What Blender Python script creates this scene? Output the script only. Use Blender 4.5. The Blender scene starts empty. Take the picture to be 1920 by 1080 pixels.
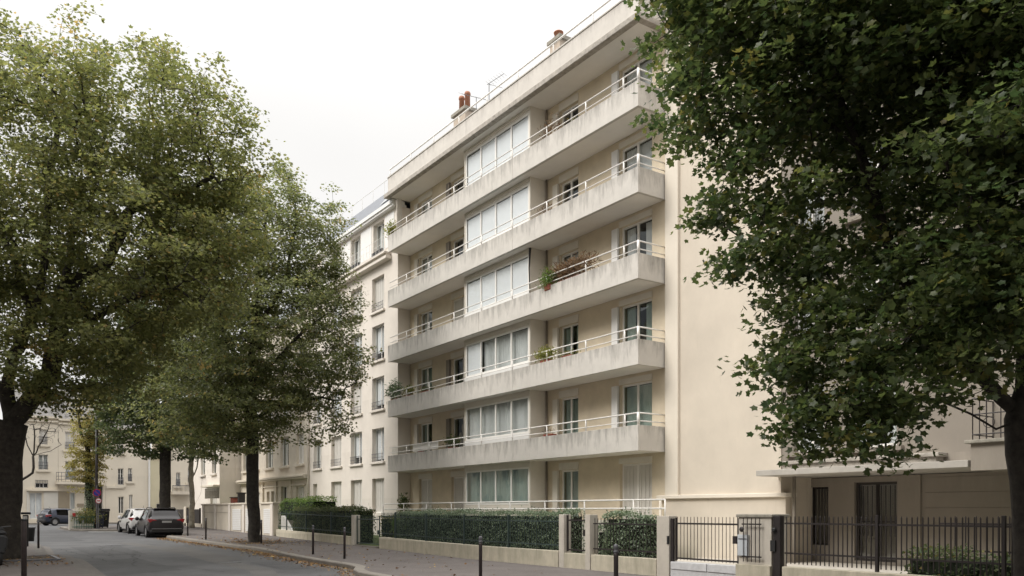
import bpy, bmesh, math, random
import numpy as np
from mathutils import Vector, Matrix
R = math.radians
random.seed(7); rng = np.random.default_rng(7)
sc = bpy.context.scene

# ---------------------------------------------------------------- camera, sky, sun, exposure
YAW = R(34.2); CS, SN = math.cos(YAW), math.sin(YAW)
cam = bpy.data.cameras.new('camera'); camo = bpy.data.objects.new('camera', cam)
sc.collection.objects.link(camo); sc.camera = camo
camo.location = (0, 0, 1.6); camo.rotation_euler = (R(90), 0, -YAW)
cam.sensor_width = 36; cam.lens = 36 * 1557 / 1920
cam.shift_y = (958 - 540) / 1920
cam.clip_start = .1; cam.clip_end = 3000
sc.view_settings.view_transform = 'Standard'; sc.view_settings.look = 'None'
sc.view_settings.exposure = 0.78; sc.view_settings.gamma = 1
w = bpy.data.worlds.new('World'); sc.world = w; w.use_nodes = True
nt = w.node_tree; nt.nodes.clear()
SUN_EL, SUN_AZ = R(43), R(-75)          # azimuth from +Y, clockwise
sky = nt.nodes.new('ShaderNodeTexSky'); sky.sky_type = 'NISHITA'; sky.sun_disc = False
sky.sun_elevation = SUN_EL; sky.sun_rotation = SUN_AZ; sky.dust_density = 6; sky.air_density = 1.5
hs = nt.nodes.new('ShaderNodeHueSaturation'); hs.inputs['Saturation'].default_value = .25
nt.links.new(sky.outputs[0], hs.inputs['Color'])
# overcast: a white cloud layer, brighter towards the zenith than at the horizon
tc = nt.nodes.new('ShaderNodeTexCoord'); sx = nt.nodes.new('ShaderNodeSeparateXYZ')
nt.links.new(tc.outputs['Generated'], sx.inputs[0])
rmp = nt.nodes.new('ShaderNodeMapRange'); rmp.interpolation_type = 'SMOOTHSTEP'; rmp.inputs['From Min'].default_value = .38; rmp.inputs['From Max'].default_value = 1
rmp.inputs['To Min'].default_value = 4.95; rmp.inputs['To Max'].default_value = 17.5
nt.links.new(sx.outputs['Z'], rmp.inputs['Value'])
cn = nt.nodes.new('ShaderNodeTexNoise'); cn.inputs['Scale'].default_value = 2.2; cn.inputs['Detail'].default_value = 3
nt.links.new(tc.outputs['Generated'], cn.inputs['Vector'])
cm = nt.nodes.new('ShaderNodeMapRange'); cm.inputs['From Min'].default_value = .3; cm.inputs['From Max'].default_value = .7; cm.inputs['To Min'].default_value = .93; cm.inputs['To Max'].default_value = 1.07
nt.links.new(cn.outputs['Fac'], cm.inputs['Value'])
mul = nt.nodes.new('ShaderNodeMath'); mul.operation = 'MULTIPLY'
nt.links.new(rmp.outputs[0], mul.inputs[0]); nt.links.new(cm.outputs[0], mul.inputs[1])
vm = nt.nodes.new('ShaderNodeVectorMath'); vm.operation = 'SCALE'; vm.inputs[0].default_value = (1.0, .985, .965)
nt.links.new(mul.outputs[0], vm.inputs['Scale'])
mx = nt.nodes.new('ShaderNodeMix'); mx.data_type = 'RGBA'; mx.inputs['Factor'].default_value = .93
nt.links.new(hs.outputs[0], mx.inputs['A']); nt.links.new(vm.outputs[0], mx.inputs['B'])
bg = nt.nodes.new('ShaderNodeBackground'); bg.inputs['Strength'].default_value = .115
nt.links.new(mx.outputs['Result'], bg.inputs['Color'])
wo = nt.nodes.new('ShaderNodeOutputWorld'); nt.links.new(bg.outputs[0], wo.inputs['Surface'])
sl = bpy.data.lights.new('sun', 'SUN'); sl.energy = 1.5; sl.angle = R(25); sl.color = (1, .96, .9)
so = bpy.data.objects.new('sun', sl); sc.collection.objects.link(so)
sd = Vector((math.sin(SUN_AZ) * math.cos(SUN_EL), math.cos(SUN_AZ) * math.cos(SUN_EL), math.sin(SUN_EL)))
so.rotation_euler = sd.to_track_quat('Z', 'Y').to_euler()

# ---------------------------------------------------------------- measuring helpers (pixel of the photo -> place)
def q_(px): return (px - 960) / 1557
def YX(px, X):  # Y of the point of the plane X = const seen in column px
    f = X / (SN + q_(px) * CS); return f * (CS - q_(px) * SN)
def P(px, py, f):
    r = q_(px) * f
    return Vector((r * CS + f * SN, -r * SN + f * CS, 1.6 - (py - 958) / 1557 * f))
def zg(Y): return min(.0135 * max(0, Y - 24), .5)

# ---------------------------------------------------------------- materials
M = {}
def mat(name, col, rough=.8, var=.12, scale=3, bump=0, bscale=60, metal=0, spec=.5, streak=None, coat=0, warm=None):
    m = bpy.data.materials.new(name); m.use_nodes = True; n = m.node_tree; b = n.nodes['Principled BSDF']
    b.inputs['Roughness'].default_value = rough; b.inputs['Metallic'].default_value = metal
    b.inputs['Specular IOR Level'].default_value = spec
    if coat: b.inputs['Coat Weight'].default_value = coat; b.inputs['Coat Roughness'].default_value = .08
    t = n.nodes.new('ShaderNodeTexCoord'); N = n.nodes.new
    geo = N('ShaderNodeNewGeometry')
    no = N('ShaderNodeTexNoise'); no.inputs['Scale'].default_value = scale; no.inputs['Detail'].default_value = 6
    no.inputs['Roughness'].default_value = .65
    n.links.new(geo.outputs['Position'], no.inputs['Vector'])
    mr = N('ShaderNodeMapRange'); mr.inputs['From Min'].default_value = .3; mr.inputs['From Max'].default_value = .7
    mr.inputs['To Min'].default_value = 1 - var; mr.inputs['To Max'].default_value = 1 + var
    n.links.new(no.outputs['Fac'], mr.inputs['Value'])
    sclr = N('ShaderNodeVectorMath'); sclr.operation = 'SCALE'; sclr.inputs[0].default_value = col
    n.links.new(mr.outputs[0], sclr.inputs['Scale']); out = sclr.outputs[0]
    if streak:
        amt, z0, per, h, scol = streak     # run-off streaks below an edge; h = how far they run
        sp = N('ShaderNodeMapping'); sp.inputs['Scale'].default_value = (2.6, 2.6, .5)
        n.links.new(geo.outputs['Position'], sp.inputs['Vector'])
        n2 = N('ShaderNodeTexNoise'); n2.inputs['Scale'].default_value = 1.7; n2.inputs['Detail'].default_value = 8; n2.inputs['Roughness'].default_value = .7
        n.links.new(sp.outputs[0], n2.inputs['Vector'])
        xyz = N('ShaderNodeSeparateXYZ'); n.links.new(geo.outputs['Position'], xyz.inputs[0])
        su = N('ShaderNodeMath'); su.operation = 'SUBTRACT'; su.inputs[1].default_value = z0; n.links.new(xyz.outputs['Z'], su.inputs[0])
        mo = N('ShaderNodeMath'); mo.operation = 'FLOORED_MODULO'; mo.inputs[1].default_value = per; n.links.new(su.outputs[0], mo.inputs[0])
        g = N('ShaderNodeMapRange'); g.inputs['From Min'].default_value = per - h; g.inputs['From Max'].default_value = per
        g.inputs['To Min'].default_value = -.14; g.inputs['To Max'].default_value = .10
        n.links.new(mo.outputs[0], g.inputs['Value'])
        ad = N('ShaderNodeMath'); ad.operation = 'ADD'; n.links.new(n2.outputs['Fac'], ad.inputs[0]); n.links.new(g.outputs[0], ad.inputs[1])
        rp = N('ShaderNodeMapRange'); rp.inputs['From Min'].default_value = .45; rp.inputs['From Max'].default_value = .78
        rp.inputs['To Max'].default_value = amt; n.links.new(ad.outputs[0], rp.inputs['Value'])
        mi = N('ShaderNodeMix'); mi.data_type = 'RGBA'; mi.inputs['B'].default_value = (*scol, 1)
        n.links.new(rp.outputs[0], mi.inputs['Factor']); n.links.new(out, mi.inputs['A']); out = mi.outputs['Result']
    n.links.new(out, b.inputs['Base Color'])
    if bump:
        n3 = N('ShaderNodeTexNoise'); n3.inputs['Scale'].default_value = bscale; n3.inputs['Detail'].default_value = 4
        n.links.new(geo.outputs['Position'], n3.inputs['Vector'])
        bp = N('ShaderNodeBump'); bp.inputs['Strength'].default_value = bump; bp.inputs['Distance'].default_value = .01
        n.links.new(n3.outputs['Fac'], bp.inputs['Height']); n.links.new(bp.outputs[0], b.inputs['Normal'])
    M[name] = m; return m
G_ = (.2, .185, .165)
mat('concrete', (.56, .53, .487), .85, .07, 2, .25, 90, streak=(.95, 4.41, 2.81, .75, (.22, .205, .185)))
mat('concrete_roof', (.57, .535, .49), .85, .08, 2, .25, 90, streak=(.7, 18.65, 20, .5, (.27, .25, .22)))
mat('cornice_dirty', (.36, .33, .29), .9, .32, 5, .4, 60)
mat('soffit', (.78, .75, .70), .9, .05, 1)
mat('render_warm', (.62, .535, .405), .9, .10, 1.2, .3, 120)
mat('render_blank', (.585, .52, .435), .9, .10, .45, .2, 120, streak=(.6, 20, 30, 9, (.45, .39, .31)))
mat('pilaster', (.68, .62, .53), .85, .04, 1)
mat('bay_panel', (.66, .615, .54), .8, .05, 2)
mat('cream_wall', (.68, .625, .56), .9, .06, .8, .2, 100, streak=(.3, 5, 2.72, 1.2, (.46, .41, .35)))
mat('cream_old', (.60, .54, .45), .9, .1, .9, .2, 80, streak=(.5, 6, 3.1, 1.5, (.38, .34, .28)))
mat('far_wall', (.66, .60, .50), .9, .06, .5, streak=(.3, 5, 3, 1, (.5, .45, .37)))
mat('far_yellow', (.58, .53, .38), .9, .06, .5)
mat('shop_wall', (.60, .58, .53), .85, .05, .6)
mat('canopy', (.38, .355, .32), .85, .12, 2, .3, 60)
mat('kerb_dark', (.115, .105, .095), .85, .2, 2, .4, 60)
mat('right_wall_shaded', (.25, .22, .185), .9, .07, .8, .2, 90, streak=(.4, 6, 3, 1.4, (.36, .32, .27)))  # base tone darkened to stand in for the tree's shade on this wall
mat('stone_wall', (.50, .455, .36), .92, .14, 2.5, .5, 40, streak=(.65, .47, 50, .9, (.24, .23, .17)))
mat('garden_pier', (.50, .46, .40), .9, .1, 2.5, .3, 60)
mat('cap_stone', (.27, .25, .21), .9, .3, 6, .4, 40)
mat('white_paint', (.78, .76, .72), .5, .03, 4)
mat('rail_paint', (.76, .735, .70), .5, .08, 6)
mat('white_panel', (.74, .73, .71), .6, .04, 3)
mat('shutter', (.60, .575, .53), .6, .04, 3)
mat('shutter_brown', (.25, .215, .18), .7, .1, 3)
mat('curtain', (.66, .67, .66), .95, .06, 3)
mat('blind', (.84, .84, .86), .8, .02, 3)
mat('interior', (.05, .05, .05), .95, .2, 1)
mat('far_roof', (.20, .19, .18), .8, .25, 4, .3, 30)
mat('slate', (.13, .14, .16), .55, .25, 6, .3, 30)
mat('zinc', (.33, .34, .35), .5, .1, 3, 0, metal=.3)
mat('terracotta', (.34, .15, .09), .8, .15, 8)
mat('chimney', (.45, .38, .31), .9, .12, 4, .3, 40)
mat('iron_green', (.035, .055, .05), .5, .2, 9)
mat('iron_black', (.022, .017, .017), .5, .2, 9)
mat('iron_grey', (.10, .10, .11), .5, .2, 9)
mat('bollard_paint', (.035, .026, .026), .42, .2, 14)
mat('asphalt', (.092, .092, .094), .85, .3, .5, .5, 160)
mat('pavement', (.122, .107, .100), .9, .2, .7, .4, 180)
mat('kerb', (.21, .19, .165), .85, .16, 2.2, .4, 60)
mat('gutter', (.13, .118, .108), .9, .18, 2, .4, 60)
mat('ground', (.12, .11, .09), .95, .2, .3)
mat('soil', (.075, .058, .042), .98, .35, 5, .8, 30)
mat('grass', (.075, .105, .03), .95, .3, 3, .8, 60)
mat('bark', (.034, .029, .024), .95, .6, 7, 1.0, 18)
mat('bark_pale', (.42, .38, .31), .9, .35, 5, .4, 20)
mat('road_paint', (.55, .55, .53), .7, .15, 5)
mat('marble', (.55, .55, .56), .6, .12, 9, .1, 30)
mat('car_grey', (.022, .019, .021), .35, .04, 1, spec=.4, coat=.2)
mat('car_white', (.62, .61, .60), .3, .02, 1, coat=.5)
mat('car_blue', (.022, .030, .055), .3, .03, 1, coat=.6)
mat('plastic_black', (.018, .018, .019), .55, .1, 5)
mat('tyre', (.018, .018, .018), .85, .1, 5)
mat('rim', (.30, .30, .31), .35, .05, 5, metal=.7)
mat('lamp_red', (.33, .02, .025), .2, .05, 9, coat=.7)
mat('plate', (.42, .42, .42), .4, .02, 1)
mat('ink', (.03, .03, .035), .5, .02, 1)
mat('sign_blue', (.02, .035, .28), .45, .03, 4)
mat('sign_red', (.45, .02, .03), .45, .03, 4)
mat('sign_white', (.72, .72, .72), .45, .03, 4)
mat('bin_blue', (.035, .04, .075), .6, .15, 5)
mat('planter_green', (.03, .10, .07), .6, .2, 6)
mat('box_cream', (.55, .52, .46), .7, .12, 4)
mat('pot_red', (.26, .07, .045), .7, .1, 5)
mat('mailbox', (.50, .53, .56), .4, .04, 4)
mat('dark_wood', (.035, .028, .024), .6, .2, 4)
mat('brown_panel', (.30, .255, .19), .9, .08, 1)
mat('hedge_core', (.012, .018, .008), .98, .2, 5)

def glass(name, tint, mixmin=.1, rough=.0, op=.0):
    m = bpy.data.materials.new(name); m.use_nodes = True; n = m.node_tree; n.nodes.clear(); N = n.nodes.new
    tr = N('ShaderNodeBsdfTransparent'); tr.inputs[0].default_value = (*tint, 1)
    gl = N('ShaderNodeBsdfGlossy'); gl.inputs['Roughness'].default_value = rough; gl.inputs['Color'].default_value = (.9, .95, .95, 1)
    no = N('ShaderNodeTexNoise'); no.inputs['Scale'].default_value = .9; geo = N('ShaderNodeNewGeometry')
    n.links.new(geo.outputs['Position'], no.inputs['Vector'])
    bp = N('ShaderNodeBump'); bp.inputs['Strength'].default_value = .25; bp.inputs['Distance'].default_value = .05
    n.links.new(no.outputs['Fac'], bp.inputs['Height']); n.links.new(bp.outputs[0], gl.inputs['Normal'])
    lw = N('ShaderNodeLayerWeight'); lw.inputs['Blend'].default_value = .5
    pw = N('ShaderNodeMath'); pw.operation = 'POWER'; pw.inputs[1].default_value = 4.5; n.links.new(lw.outputs['Facing'], pw.inputs[0])
    mr = N('ShaderNodeMapRange'); mr.inputs['To Min'].default_value = mixmin; mr.inputs['To Max'].default_value = 1
    n.links.new(pw.outputs[0], mr.inputs['Value'])
    mi = N('ShaderNodeMixShader'); n.links.new(mr.outputs[0], mi.inputs[0]); n.links.new(tr.outputs[0], mi.inputs[1]); n.links.new(gl.outputs[0], mi.inputs[2])
    o = N('ShaderNodeOutputMaterial'); n.links.new(mi.outputs[0], o.inputs['Surface']); M[name] = m
glass('glass', (.86, .88, .88), .06)
glass('glass_green', (.62, .70, .67), .09)
glass('car_glass', (.05, .055, .06), .012)

def leafmat(name, c0, c1, c2, trans=.35, rough=.55, gloss=.3):
    m = bpy.data.materials.new(name); m.use_nodes = True; n = m.node_tree; b = n.nodes['Principled BSDF']; N = n.nodes.new
    at = N('ShaderNodeAttribute'); at.attribute_name = 'tint'
    cr = N('ShaderNodeValToRGB'); e = cr.color_ramp.elements
    e[0].position = 0; e[0].color = (*c0, 1); e[1].position = 1; e[1].color = (*c2, 1)
    k = e.new(.82); k.color = (*c1, 1)
    n.links.new(at.outputs['Fac'], cr.inputs[0])
    n.links.new(cr.outputs[0], b.inputs['Base Color']); b.inputs['Roughness'].default_value = rough
    b.inputs['Specular IOR Level'].default_value = gloss
    tl = N('ShaderNodeBsdfTranslucent'); hs = N('ShaderNodeHueSaturation'); hs.inputs['Value'].default_value = 1.9; hs.inputs['Saturation'].default_value = 1.1
    n.links.new(cr.outputs[0], hs.inputs['Color']); n.links.new(hs.outputs[0], tl.inputs[0])
    mi = N('ShaderNodeMixShader'); mi.inputs[0].default_value = trans
    n.links.new(b.outputs[0], mi.inputs[1]); n.links.new(tl.outputs[0], mi.inputs[2])
    n.links.new(mi.outputs[0], n.nodes['Material Output'].inputs['Surface']); M[name] = m
leafmat('leaf_maple', (.084, .102, .044), (.168, .176, .072), (.26, .20, .08), .5, .45, .5)
leafmat('leaf_near', (.044, .070, .028), (.108, .132, .046), (.18, .16, .05), .48, .42, .45)
leafmat('leaf_green', (.092, .108, .042), (.185, .188, .070), (.30, .22, .09), .5, .5, .4)
leafmat('leaf_deep', (.052, .076, .034), (.115, .135, .055), (.16, .12, .04), .35)
leafmat('leaf_yellow', (.20, .19, .06), (.34, .29, .10), (.30, .22, .09), .4)
leafmat('leaf_ivy', (.085, .125, .070), (.18, .23, .135), (.16, .20, .10), .15, .4, .5)
leafmat('leaf_dry', (.13, .085, .05), (.20, .13, .08), (.26, .18, .10), .3)
leafmat('leaf_lime', (.15, .17, .05), (.22, .22, .07), (.30, .26, .10), .4)
leafmat('leaf_fresh', (.08, .13, .035), (.13, .19, .05), (.2, .22, .08), .35)
leafmat('leaf_litter', (.16, .10, .055), (.26, .15, .07), (.42, .30, .10), .1, .8)

# ---------------------------------------------------------------- mesh helpers
class MB:
    def __init__(s): s.v = []; s.f = []
    def box(s, x0, x1, y0, y1, z0, z1):
        if x0 > x1: x0, x1 = x1, x0
        if y0 > y1: y0, y1 = y1, y0
        b = len(s.v)
        s.v += [(x0, y0, z0), (x1, y0, z0), (x1, y1, z0), (x0, y1, z0), (x0, y0, z1), (x1, y0, z1), (x1, y1, z1), (x0, y1, z1)]
        s.f += [tuple(b + i for i in q) for q in ((0, 3, 2, 1), (4, 5, 6, 7), (0, 1, 5, 4), (1, 2, 6, 5), (2, 3, 7, 6), (3, 0, 4, 7))]
        return s
    def poly(s, pts): b = len(s.v); s.v += [tuple(p) for p in pts]; s.f.append(tuple(range(b, b + len(pts)))); return s
    def prism(s, pts, z0, z1):     # pts = (x, y) counter-clockwise
        b = len(s.v); n = len(pts)
        s.v += [(p[0], p[1], z0) for p in pts] + [(p[0], p[1], z1) for p in pts]
        s.f.append(tuple(b + i for i in range(n))[::-1]); s.f.append(tuple(b + n + i for i in range(n)))
        for i in range(n): j = (i + 1) % n; s.f.append((b + i, b + j, b + n + j, b + n + i))
        return s
    def prism_y(s, pts, y0, y1):   # pts = (x, z)
        b = len(s.v); n = len(pts)
        s.v += [(p[0], y0, p[1]) for p in pts] + [(p[0], y1, p[1]) for p in pts]
        s.f.append(tuple(b + i for i in range(n))); s.f.append(tuple(b + n + i for i in range(n))[::-1])
        for i in range(n): j = (i + 1) % n; s.f.append((b + j, b + i, b + n + i, b + n + j))
        return s
    def tube(s, pts, r, seg=8, cap=True):
        pts = [Vector(p) for p in pts]; n = len(pts)
        rr = r if hasattr(r, '__len__') else [r] * n
        t0 = (pts[1] - pts[0]).normalized(); up = Vector((0, 0, 1)) if abs(t0.z) < .9 else Vector((1, 0, 0))
        a = t0.cross(up).normalized(); b0 = len(s.v)
        for i, p in enumerate(pts):
            t = (pts[min(i + 1, n - 1)] - pts[max(i - 1, 0)]).normalized()
            a = (a - t * a.dot(t)).normalized(); c = t.cross(a)
            for k in range(seg):
                an = 2 * math.pi * k / seg
                s.v.append(tuple(p + a * (math.cos(an) * rr[i]) + c * (math.sin(an) * rr[i])))
        for i in range(n - 1):
            for k in range(seg):
                k2 = (k + 1) % seg
                s.f.append((b0 + i * seg + k, b0 + i * seg + k2, b0 + (i + 1) * seg + k2, b0 + (i + 1) * seg + k))
        if cap:
            s.f.append(tuple(b0 + k for k in range(seg))[::-1]); s.f.append(tuple(b0 + (n - 1) * seg + k for k in range(seg)))
        return s
    def lathe(s, prof, c=(0, 0, 0), seg=16, axis='z'):
        b = len(s.v)
        for r, z in prof:
            for k in range(seg):
                a = 2 * math.pi * k / seg; x, y = r * math.cos(a), r * math.sin(a)
                s.v.append((c[0] + x, c[1] + y, c[2] + z) if axis == 'z' else (c[0] + z, c[1] + x, c[2] + y) if axis == 'x' else (c[0] + x, c[1] + z, c[2] + y))
        for i in range(len(prof) - 1):
            for k in range(seg):
                k2 = (k + 1) % seg; s.f.append((b + i * seg + k, b + i * seg + k2, b + (i + 1) * seg + k2, b + (i + 1) * seg + k))
        s.f.append(tuple(b + k for k in range(seg))[::-1]); s.f.append(tuple(b + (len(prof) - 1) * seg + k for k in range(seg)))
        return s

def rootloc(o):
    l = Vector((0, 0, 0))
    while o: l = l + o.location; o = o.parent
    return l
def tag(o, label=None, cat=None, group=None, kind=None):
    if label: o['label'] = label
    if cat: o['category'] = cat
    if group: o['group'] = group
    if kind: o['kind'] = kind
    return o
def empty(name, loc, label, cat, group=None):
    o = bpy.data.objects.new(name, None); o.empty_display_size = .3; sc.collection.objects.link(o)
    o.location = loc; return tag(o, label, cat, group)
def build(name, mb, m, parent=None, smooth=False, bevel=0, local=False):
    me = bpy.data.meshes.new(name)
    off = Vector((0, 0, 0)) if local or parent is None else rootloc(parent)
    v = [(a[0] - off.x, a[1] - off.y, a[2] - off.z) for a in mb.v]
    me.from_pydata(v, [], mb.f)
    b = bmesh.new(); b.from_mesh(me); bmesh.ops.recalc_face_normals(b, faces=b.faces); b.to_mesh(me); b.free()
    me.materials.append(M[m] if isinstance(m, str) else m)
    if smooth: me.shade_smooth()
    o = bpy.data.objects.new(name, me); sc.collection.objects.link(o)
    if parent: o.parent = parent
    if bevel:
        bv = o.modifiers.new('bevel', 'BEVEL'); bv.width = bevel; bv.segments = 2; bv.limit_method = 'ANGLE'; bv.angle_limit = R(40)
    return o
def struct(name, mb, m): return tag(build(name, mb, m), kind='structure')
def copy_tree(o, parent=None):
    c = o.copy(); sc.collection.objects.link(c)
    if parent: c.parent = parent
    for ch in list(o.children): copy_tree(ch, c)
    return c

class Fac:
    """facade frame: u along the facade, d into the building, z up"""
    def __init__(s, axis, at): s.axis = axis; s.at = at
    def box(s, mb, u0, u1, d0, d1, z0, z1):
        if s.axis == 'X': mb.box(s.at + d0, s.at + d1, u0, u1, z0, z1)
        else: mb.box(u0, u1, s.at + d0, s.at + d1, z0, z1)
    def pt(s, u, d, z): return (s.at + d, u, z) if s.axis == 'X' else (u, s.at + d, z)
    def wall(s, mb, u0, u1, z0, z1, holes, dep=.3, d=0):
        us = sorted({u0, u1} | {h[0] for h in holes} | {h[1] for h in holes})
        zs = sorted({z0, z1} | {h[2] for h in holes} | {h[3] for h in holes})
        us = [u for u in us if u0 <= u <= u1]; zs = [z for z in zs if z0 <= z <= z1]
        for i in range(len(us) - 1):
            zs0 = None
            for j in range(len(zs) - 1):
                cu, cz = (us[i] + us[i + 1]) / 2, (zs[j] + zs[j + 1]) / 2
                hole = any(h[0] < cu < h[1] and h[2] < cz < h[3] for h in holes)
                if not hole:
                    if zs0 is None: zs0 = zs[j]
                if hole or j == len(zs) - 2:
                    top = zs[j] if hole else zs[j + 1]
                    if zs0 is not None:
                        mb.poly([s.pt(us[i], d, zs0), s.pt(us[i + 1], d, zs0), s.pt(us[i + 1], d, top), s.pt(us[i], d, top)])
                        mb.poly([s.pt(us[i], d + dep, zs0), s.pt(us[i + 1], d + dep, zs0), s.pt(us[i + 1], d + dep, top), s.pt(us[i], d + dep, top)])
                    zs0 = None
        for h in holes:
            a, b, c, e = h[:4]
            mb.poly([s.pt(a, d, c), s.pt(a, d + dep, c), s.pt(a, d + dep, e), s.pt(a, d, e)])
            mb.poly([s.pt(b, d, c), s.pt(b, d + dep, c), s.pt(b, d + dep, e), s.pt(b, d, e)])
            mb.poly([s.pt(a, d, e), s.pt(a, d + dep, e), s.pt(b, d + dep, e), s.pt(b, d, e)])
            mb.poly([s.pt(a, d, c), s.pt(a, d + dep, c), s.pt(b, d + dep, c), s.pt(b, d, c)])
    def curtain(s, mb, u0, u1, d, z0, z1, pitch=.11, amp=.03):
        n = max(4, int((u1 - u0) / pitch * 4)); b = len(mb.v); ph = random.random() * 6
        for i in range(n + 1):
            u = u0 + (u1 - u0) * i / n; dd = d + amp * math.sin(ph + 2 * math.pi * (u - u0) / pitch) * (0.7 + .3 * math.sin(u * 7))
            mb.v.append(s.pt(u, dd, z0)); mb.v.append(s.pt(u, dd, z1))
        for i in range(n): k = b + 2 * i; mb.f.append((k, k + 2, k + 3, k + 1))
    def window(s, parent, u0, u1, z0, z1, n=2, d=.14, fw=.06, fill='curtain', gl='glass', name='window', bars=0, frame='white_paint', cover=(0, 1), drop=1.0, sill=None, mull=None):
        mb = MB(); fd = .06
        s.box(mb, u0, u0 + fw, d, d + fd, z0, z1); s.box(mb, u1 - fw, u1, d, d + fd, z0, z1)
        s.box(mb, u0 + fw, u1 - fw, d, d + fd, z1 - fw, z1); s.box(mb, u0 + fw, u1 - fw, d, d + fd, z0, z0 + fw)
        w_ = (u1 - u0 - 2 * fw) / n; mw = mull or fw * .6
        for i in range(1, n):
            u = u0 + fw + w_ * i; s.box(mb, u - mw, u + mw, d - .008, d + fd - .008, z0 + fw, z1 - fw)
        for i in range(bars):
            z = z0 + (z1 - z0) * (i + 1) / (bars + 1)
            s.box(mb, u0 + fw, u1 - fw, d + .012, d + fd - .012, z - .018, z + .018)
        fr = build(name, mb, frame, parent)
        if fill == 'shutter':
            mb = MB(); k = int((u1 - u0 - 2 * fw) / .1); st = (u1 - u0 - 2 * fw) / k
            for i in range(k):
                a = u0 + fw + i * st
                s.box(mb, a + .004, a + st - .004, d + .01 + .012 * (i % 2), d + .045, z0 + fw, z1 - fw)
            build('shutter', mb, 'shutter', fr); return fr
        if fill == 'panel':
            mb = MB(); k = max(3, int((z1 - z0) / .09)); st = (z1 - z0 - 2 * fw) / k
            for i in range(k):
                a = z0 + fw + i * st; s.box(mb, u0 + fw, u1 - fw, d + .008, d + .05, a + .006, a + st - .006)
            build('shutter', mb, 'white_panel', fr); return fr
        mb = MB(); mb.poly([s.pt(u0 + fw, d + .03, z0 + fw), s.pt(u1 - fw, d + .03, z0 + fw), s.pt(u1 - fw, d + .03, z1 - fw), s.pt(u0 + fw, d + .03, z1 - fw)])
        build('pane', mb, gl, fr)
        if fill in ('curtain', 'blind', 'mixed', 'split'):
            L = u1 - u0 - 2 * fw; a, b = u0 + fw + L * cover[0], u0 + fw + L * cover[1]
            if fill == 'blind':
                mb = MB(); zt = z1 - fw; zb = z0 + (z1 - z0) * (1 - drop)
                s.box(mb, a, b, d + .10, d + .108, zb, zt); build('blind', mb, 'blind', fr)
            elif fill == 'mixed':
                mb = MB(); s.box(mb, b - L / n + .02, b, d + .10, d + .108, z0, z1 - fw); build('blind', mb, 'blind', fr)
                mb = MB(); s.curtain(mb, a, b - L / n, d + .16, z0, z1 - fw); build('curtain', mb, 'curtain', fr)
            elif fill == 'split':
                mb = MB(); s.curtain(mb, a, a + L * .34, d + .16, z0, z1 - fw); s.curtain(mb, b - L * .3, b, d + .16, z0, z1 - fw)
                build('curtain', mb, 'curtain', fr)
            else:
                mb = MB(); s.curtain(mb, a, b, d + .16, z0, z1 - fw); build('curtain', mb, 'curtain', fr)
        return fr
    def guard(s, parent, u0, u1, z0, h=.38, d=.02, m='iron_grey', n=6, name='window_guard', r=.012):
        mb = MB()
        for z in (z0 + .06, z0 + h * .55, z0 + h): mb.tube([s.pt(u0, d, z), s.pt(u1, d, z)], r, 5)
        for i in range(n):
            u = u0 + (u1 - u0) * (i + .5) / n; mb.tube([s.pt(u, d, z0 + .02), s.pt(u, d, z0 + h)], r * .8, 5)
        return build(name, mb, m, parent)
# ---------------------------------------------------------------- ground, road, pavements
KR = [(-30, 8.8), (17.6, 8.8), (19, 8.83), (20.3, 8.92), (21.3, 9.2), (22.4, 9.75), (23.6, 9.95), (26, 9.88), (28.3, 9.92), (31, 10.1), (33.4, 10.2), (36, 9.98), (40.3, 9.72), (44, 9.5), (46, 9.45),
      (46.6, 9.6), (47.2, 10.1), (47.6, 10.6), (50, 10.62), (55, 10.62), (56, 10.2), (57, 8.6), (58, 7.0), (58.8, 6.5), (61, 6.3), (65, 6.4), (67, 6.9), (68.5, 8.5), (69.5, 11), (70, 14.3)]
KL = [(-30, 3.2), (16, 3.05), (22.6, 3.05), (26, 3.22), (29.6, 3.38), (31.2, 3.42), (31.9, 3.2), (32.4, 2.9), (33.4, 2.85), (36, 3.0), (39.5, 3.2), (40.6, 3.0), (41.2, 2.2), (41.5, 0), (41.6, -9)]
def kx(K, Y):
    for (a, x), (b, y) in zip(K, K[1:]):
        if a <= Y <= b: return x + (y - x) * (Y - a) / (b - a)
    return K[-1][1]
KH = .12
def strip(Ys, fa, fb, dz, n=1):
    mb = MB()
    for i, Y in enumerate(Ys):
        a, b = fa(Y), fb(Y)
        for k in range(n + 1): mb.v.append((a + (b - a) * k / n, Y, zg(Y) + dz))
    for i in range(len(Ys) - 1):
        for k in range(n): o = i * (n + 1) + k; mb.f.append((o, o + 1, o + n + 2, o + n + 1))
    return mb
Yr = sorted(set([-30, -10, 0, 10] + list(np.arange(14, 70.01, 1.0)) + [y for y, _ in KR]))
Yl = sorted(set([-30, -10, 0, 10] + list(np.arange(14, 41.6, 1.0)) + [y for y, _ in KL]))
g = MB(); n_ = 40
gy = [-400, -100, -30, 0, 24, 61, 75, 90, 150, 1200]
for Y in gy: g.v += [(-900, Y, zg(Y) - .35), (-60, Y, zg(Y) - .35), (60, Y, zg(Y) - .35), (1200, Y, zg(Y) - .35)]
for i in range(len(gy) - 1):
    for k in range(3): o = i * 4 + k; g.f.append((o, o + 1, o + 5, o + 4))
struct('ground', g, 'ground')
Yroad = [-30, -10, 0, 10, 20, 24, 30, 36, 42, 48, 54, 61, 70, 86.2]
g = strip(Yroad, lambda Y: -2.0 if Y < 41 else -45, lambda Y: 14.4 if Y < 70 else 60, -KH, 6)
g2 = MB()
rd = struct('road', g, 'asphalt')
pv = strip(Yr, lambda Y: kx(KR, Y) + .28, lambda Y: 14.38, 0, 2); struct('pavement', pv, 'pavement')
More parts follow.
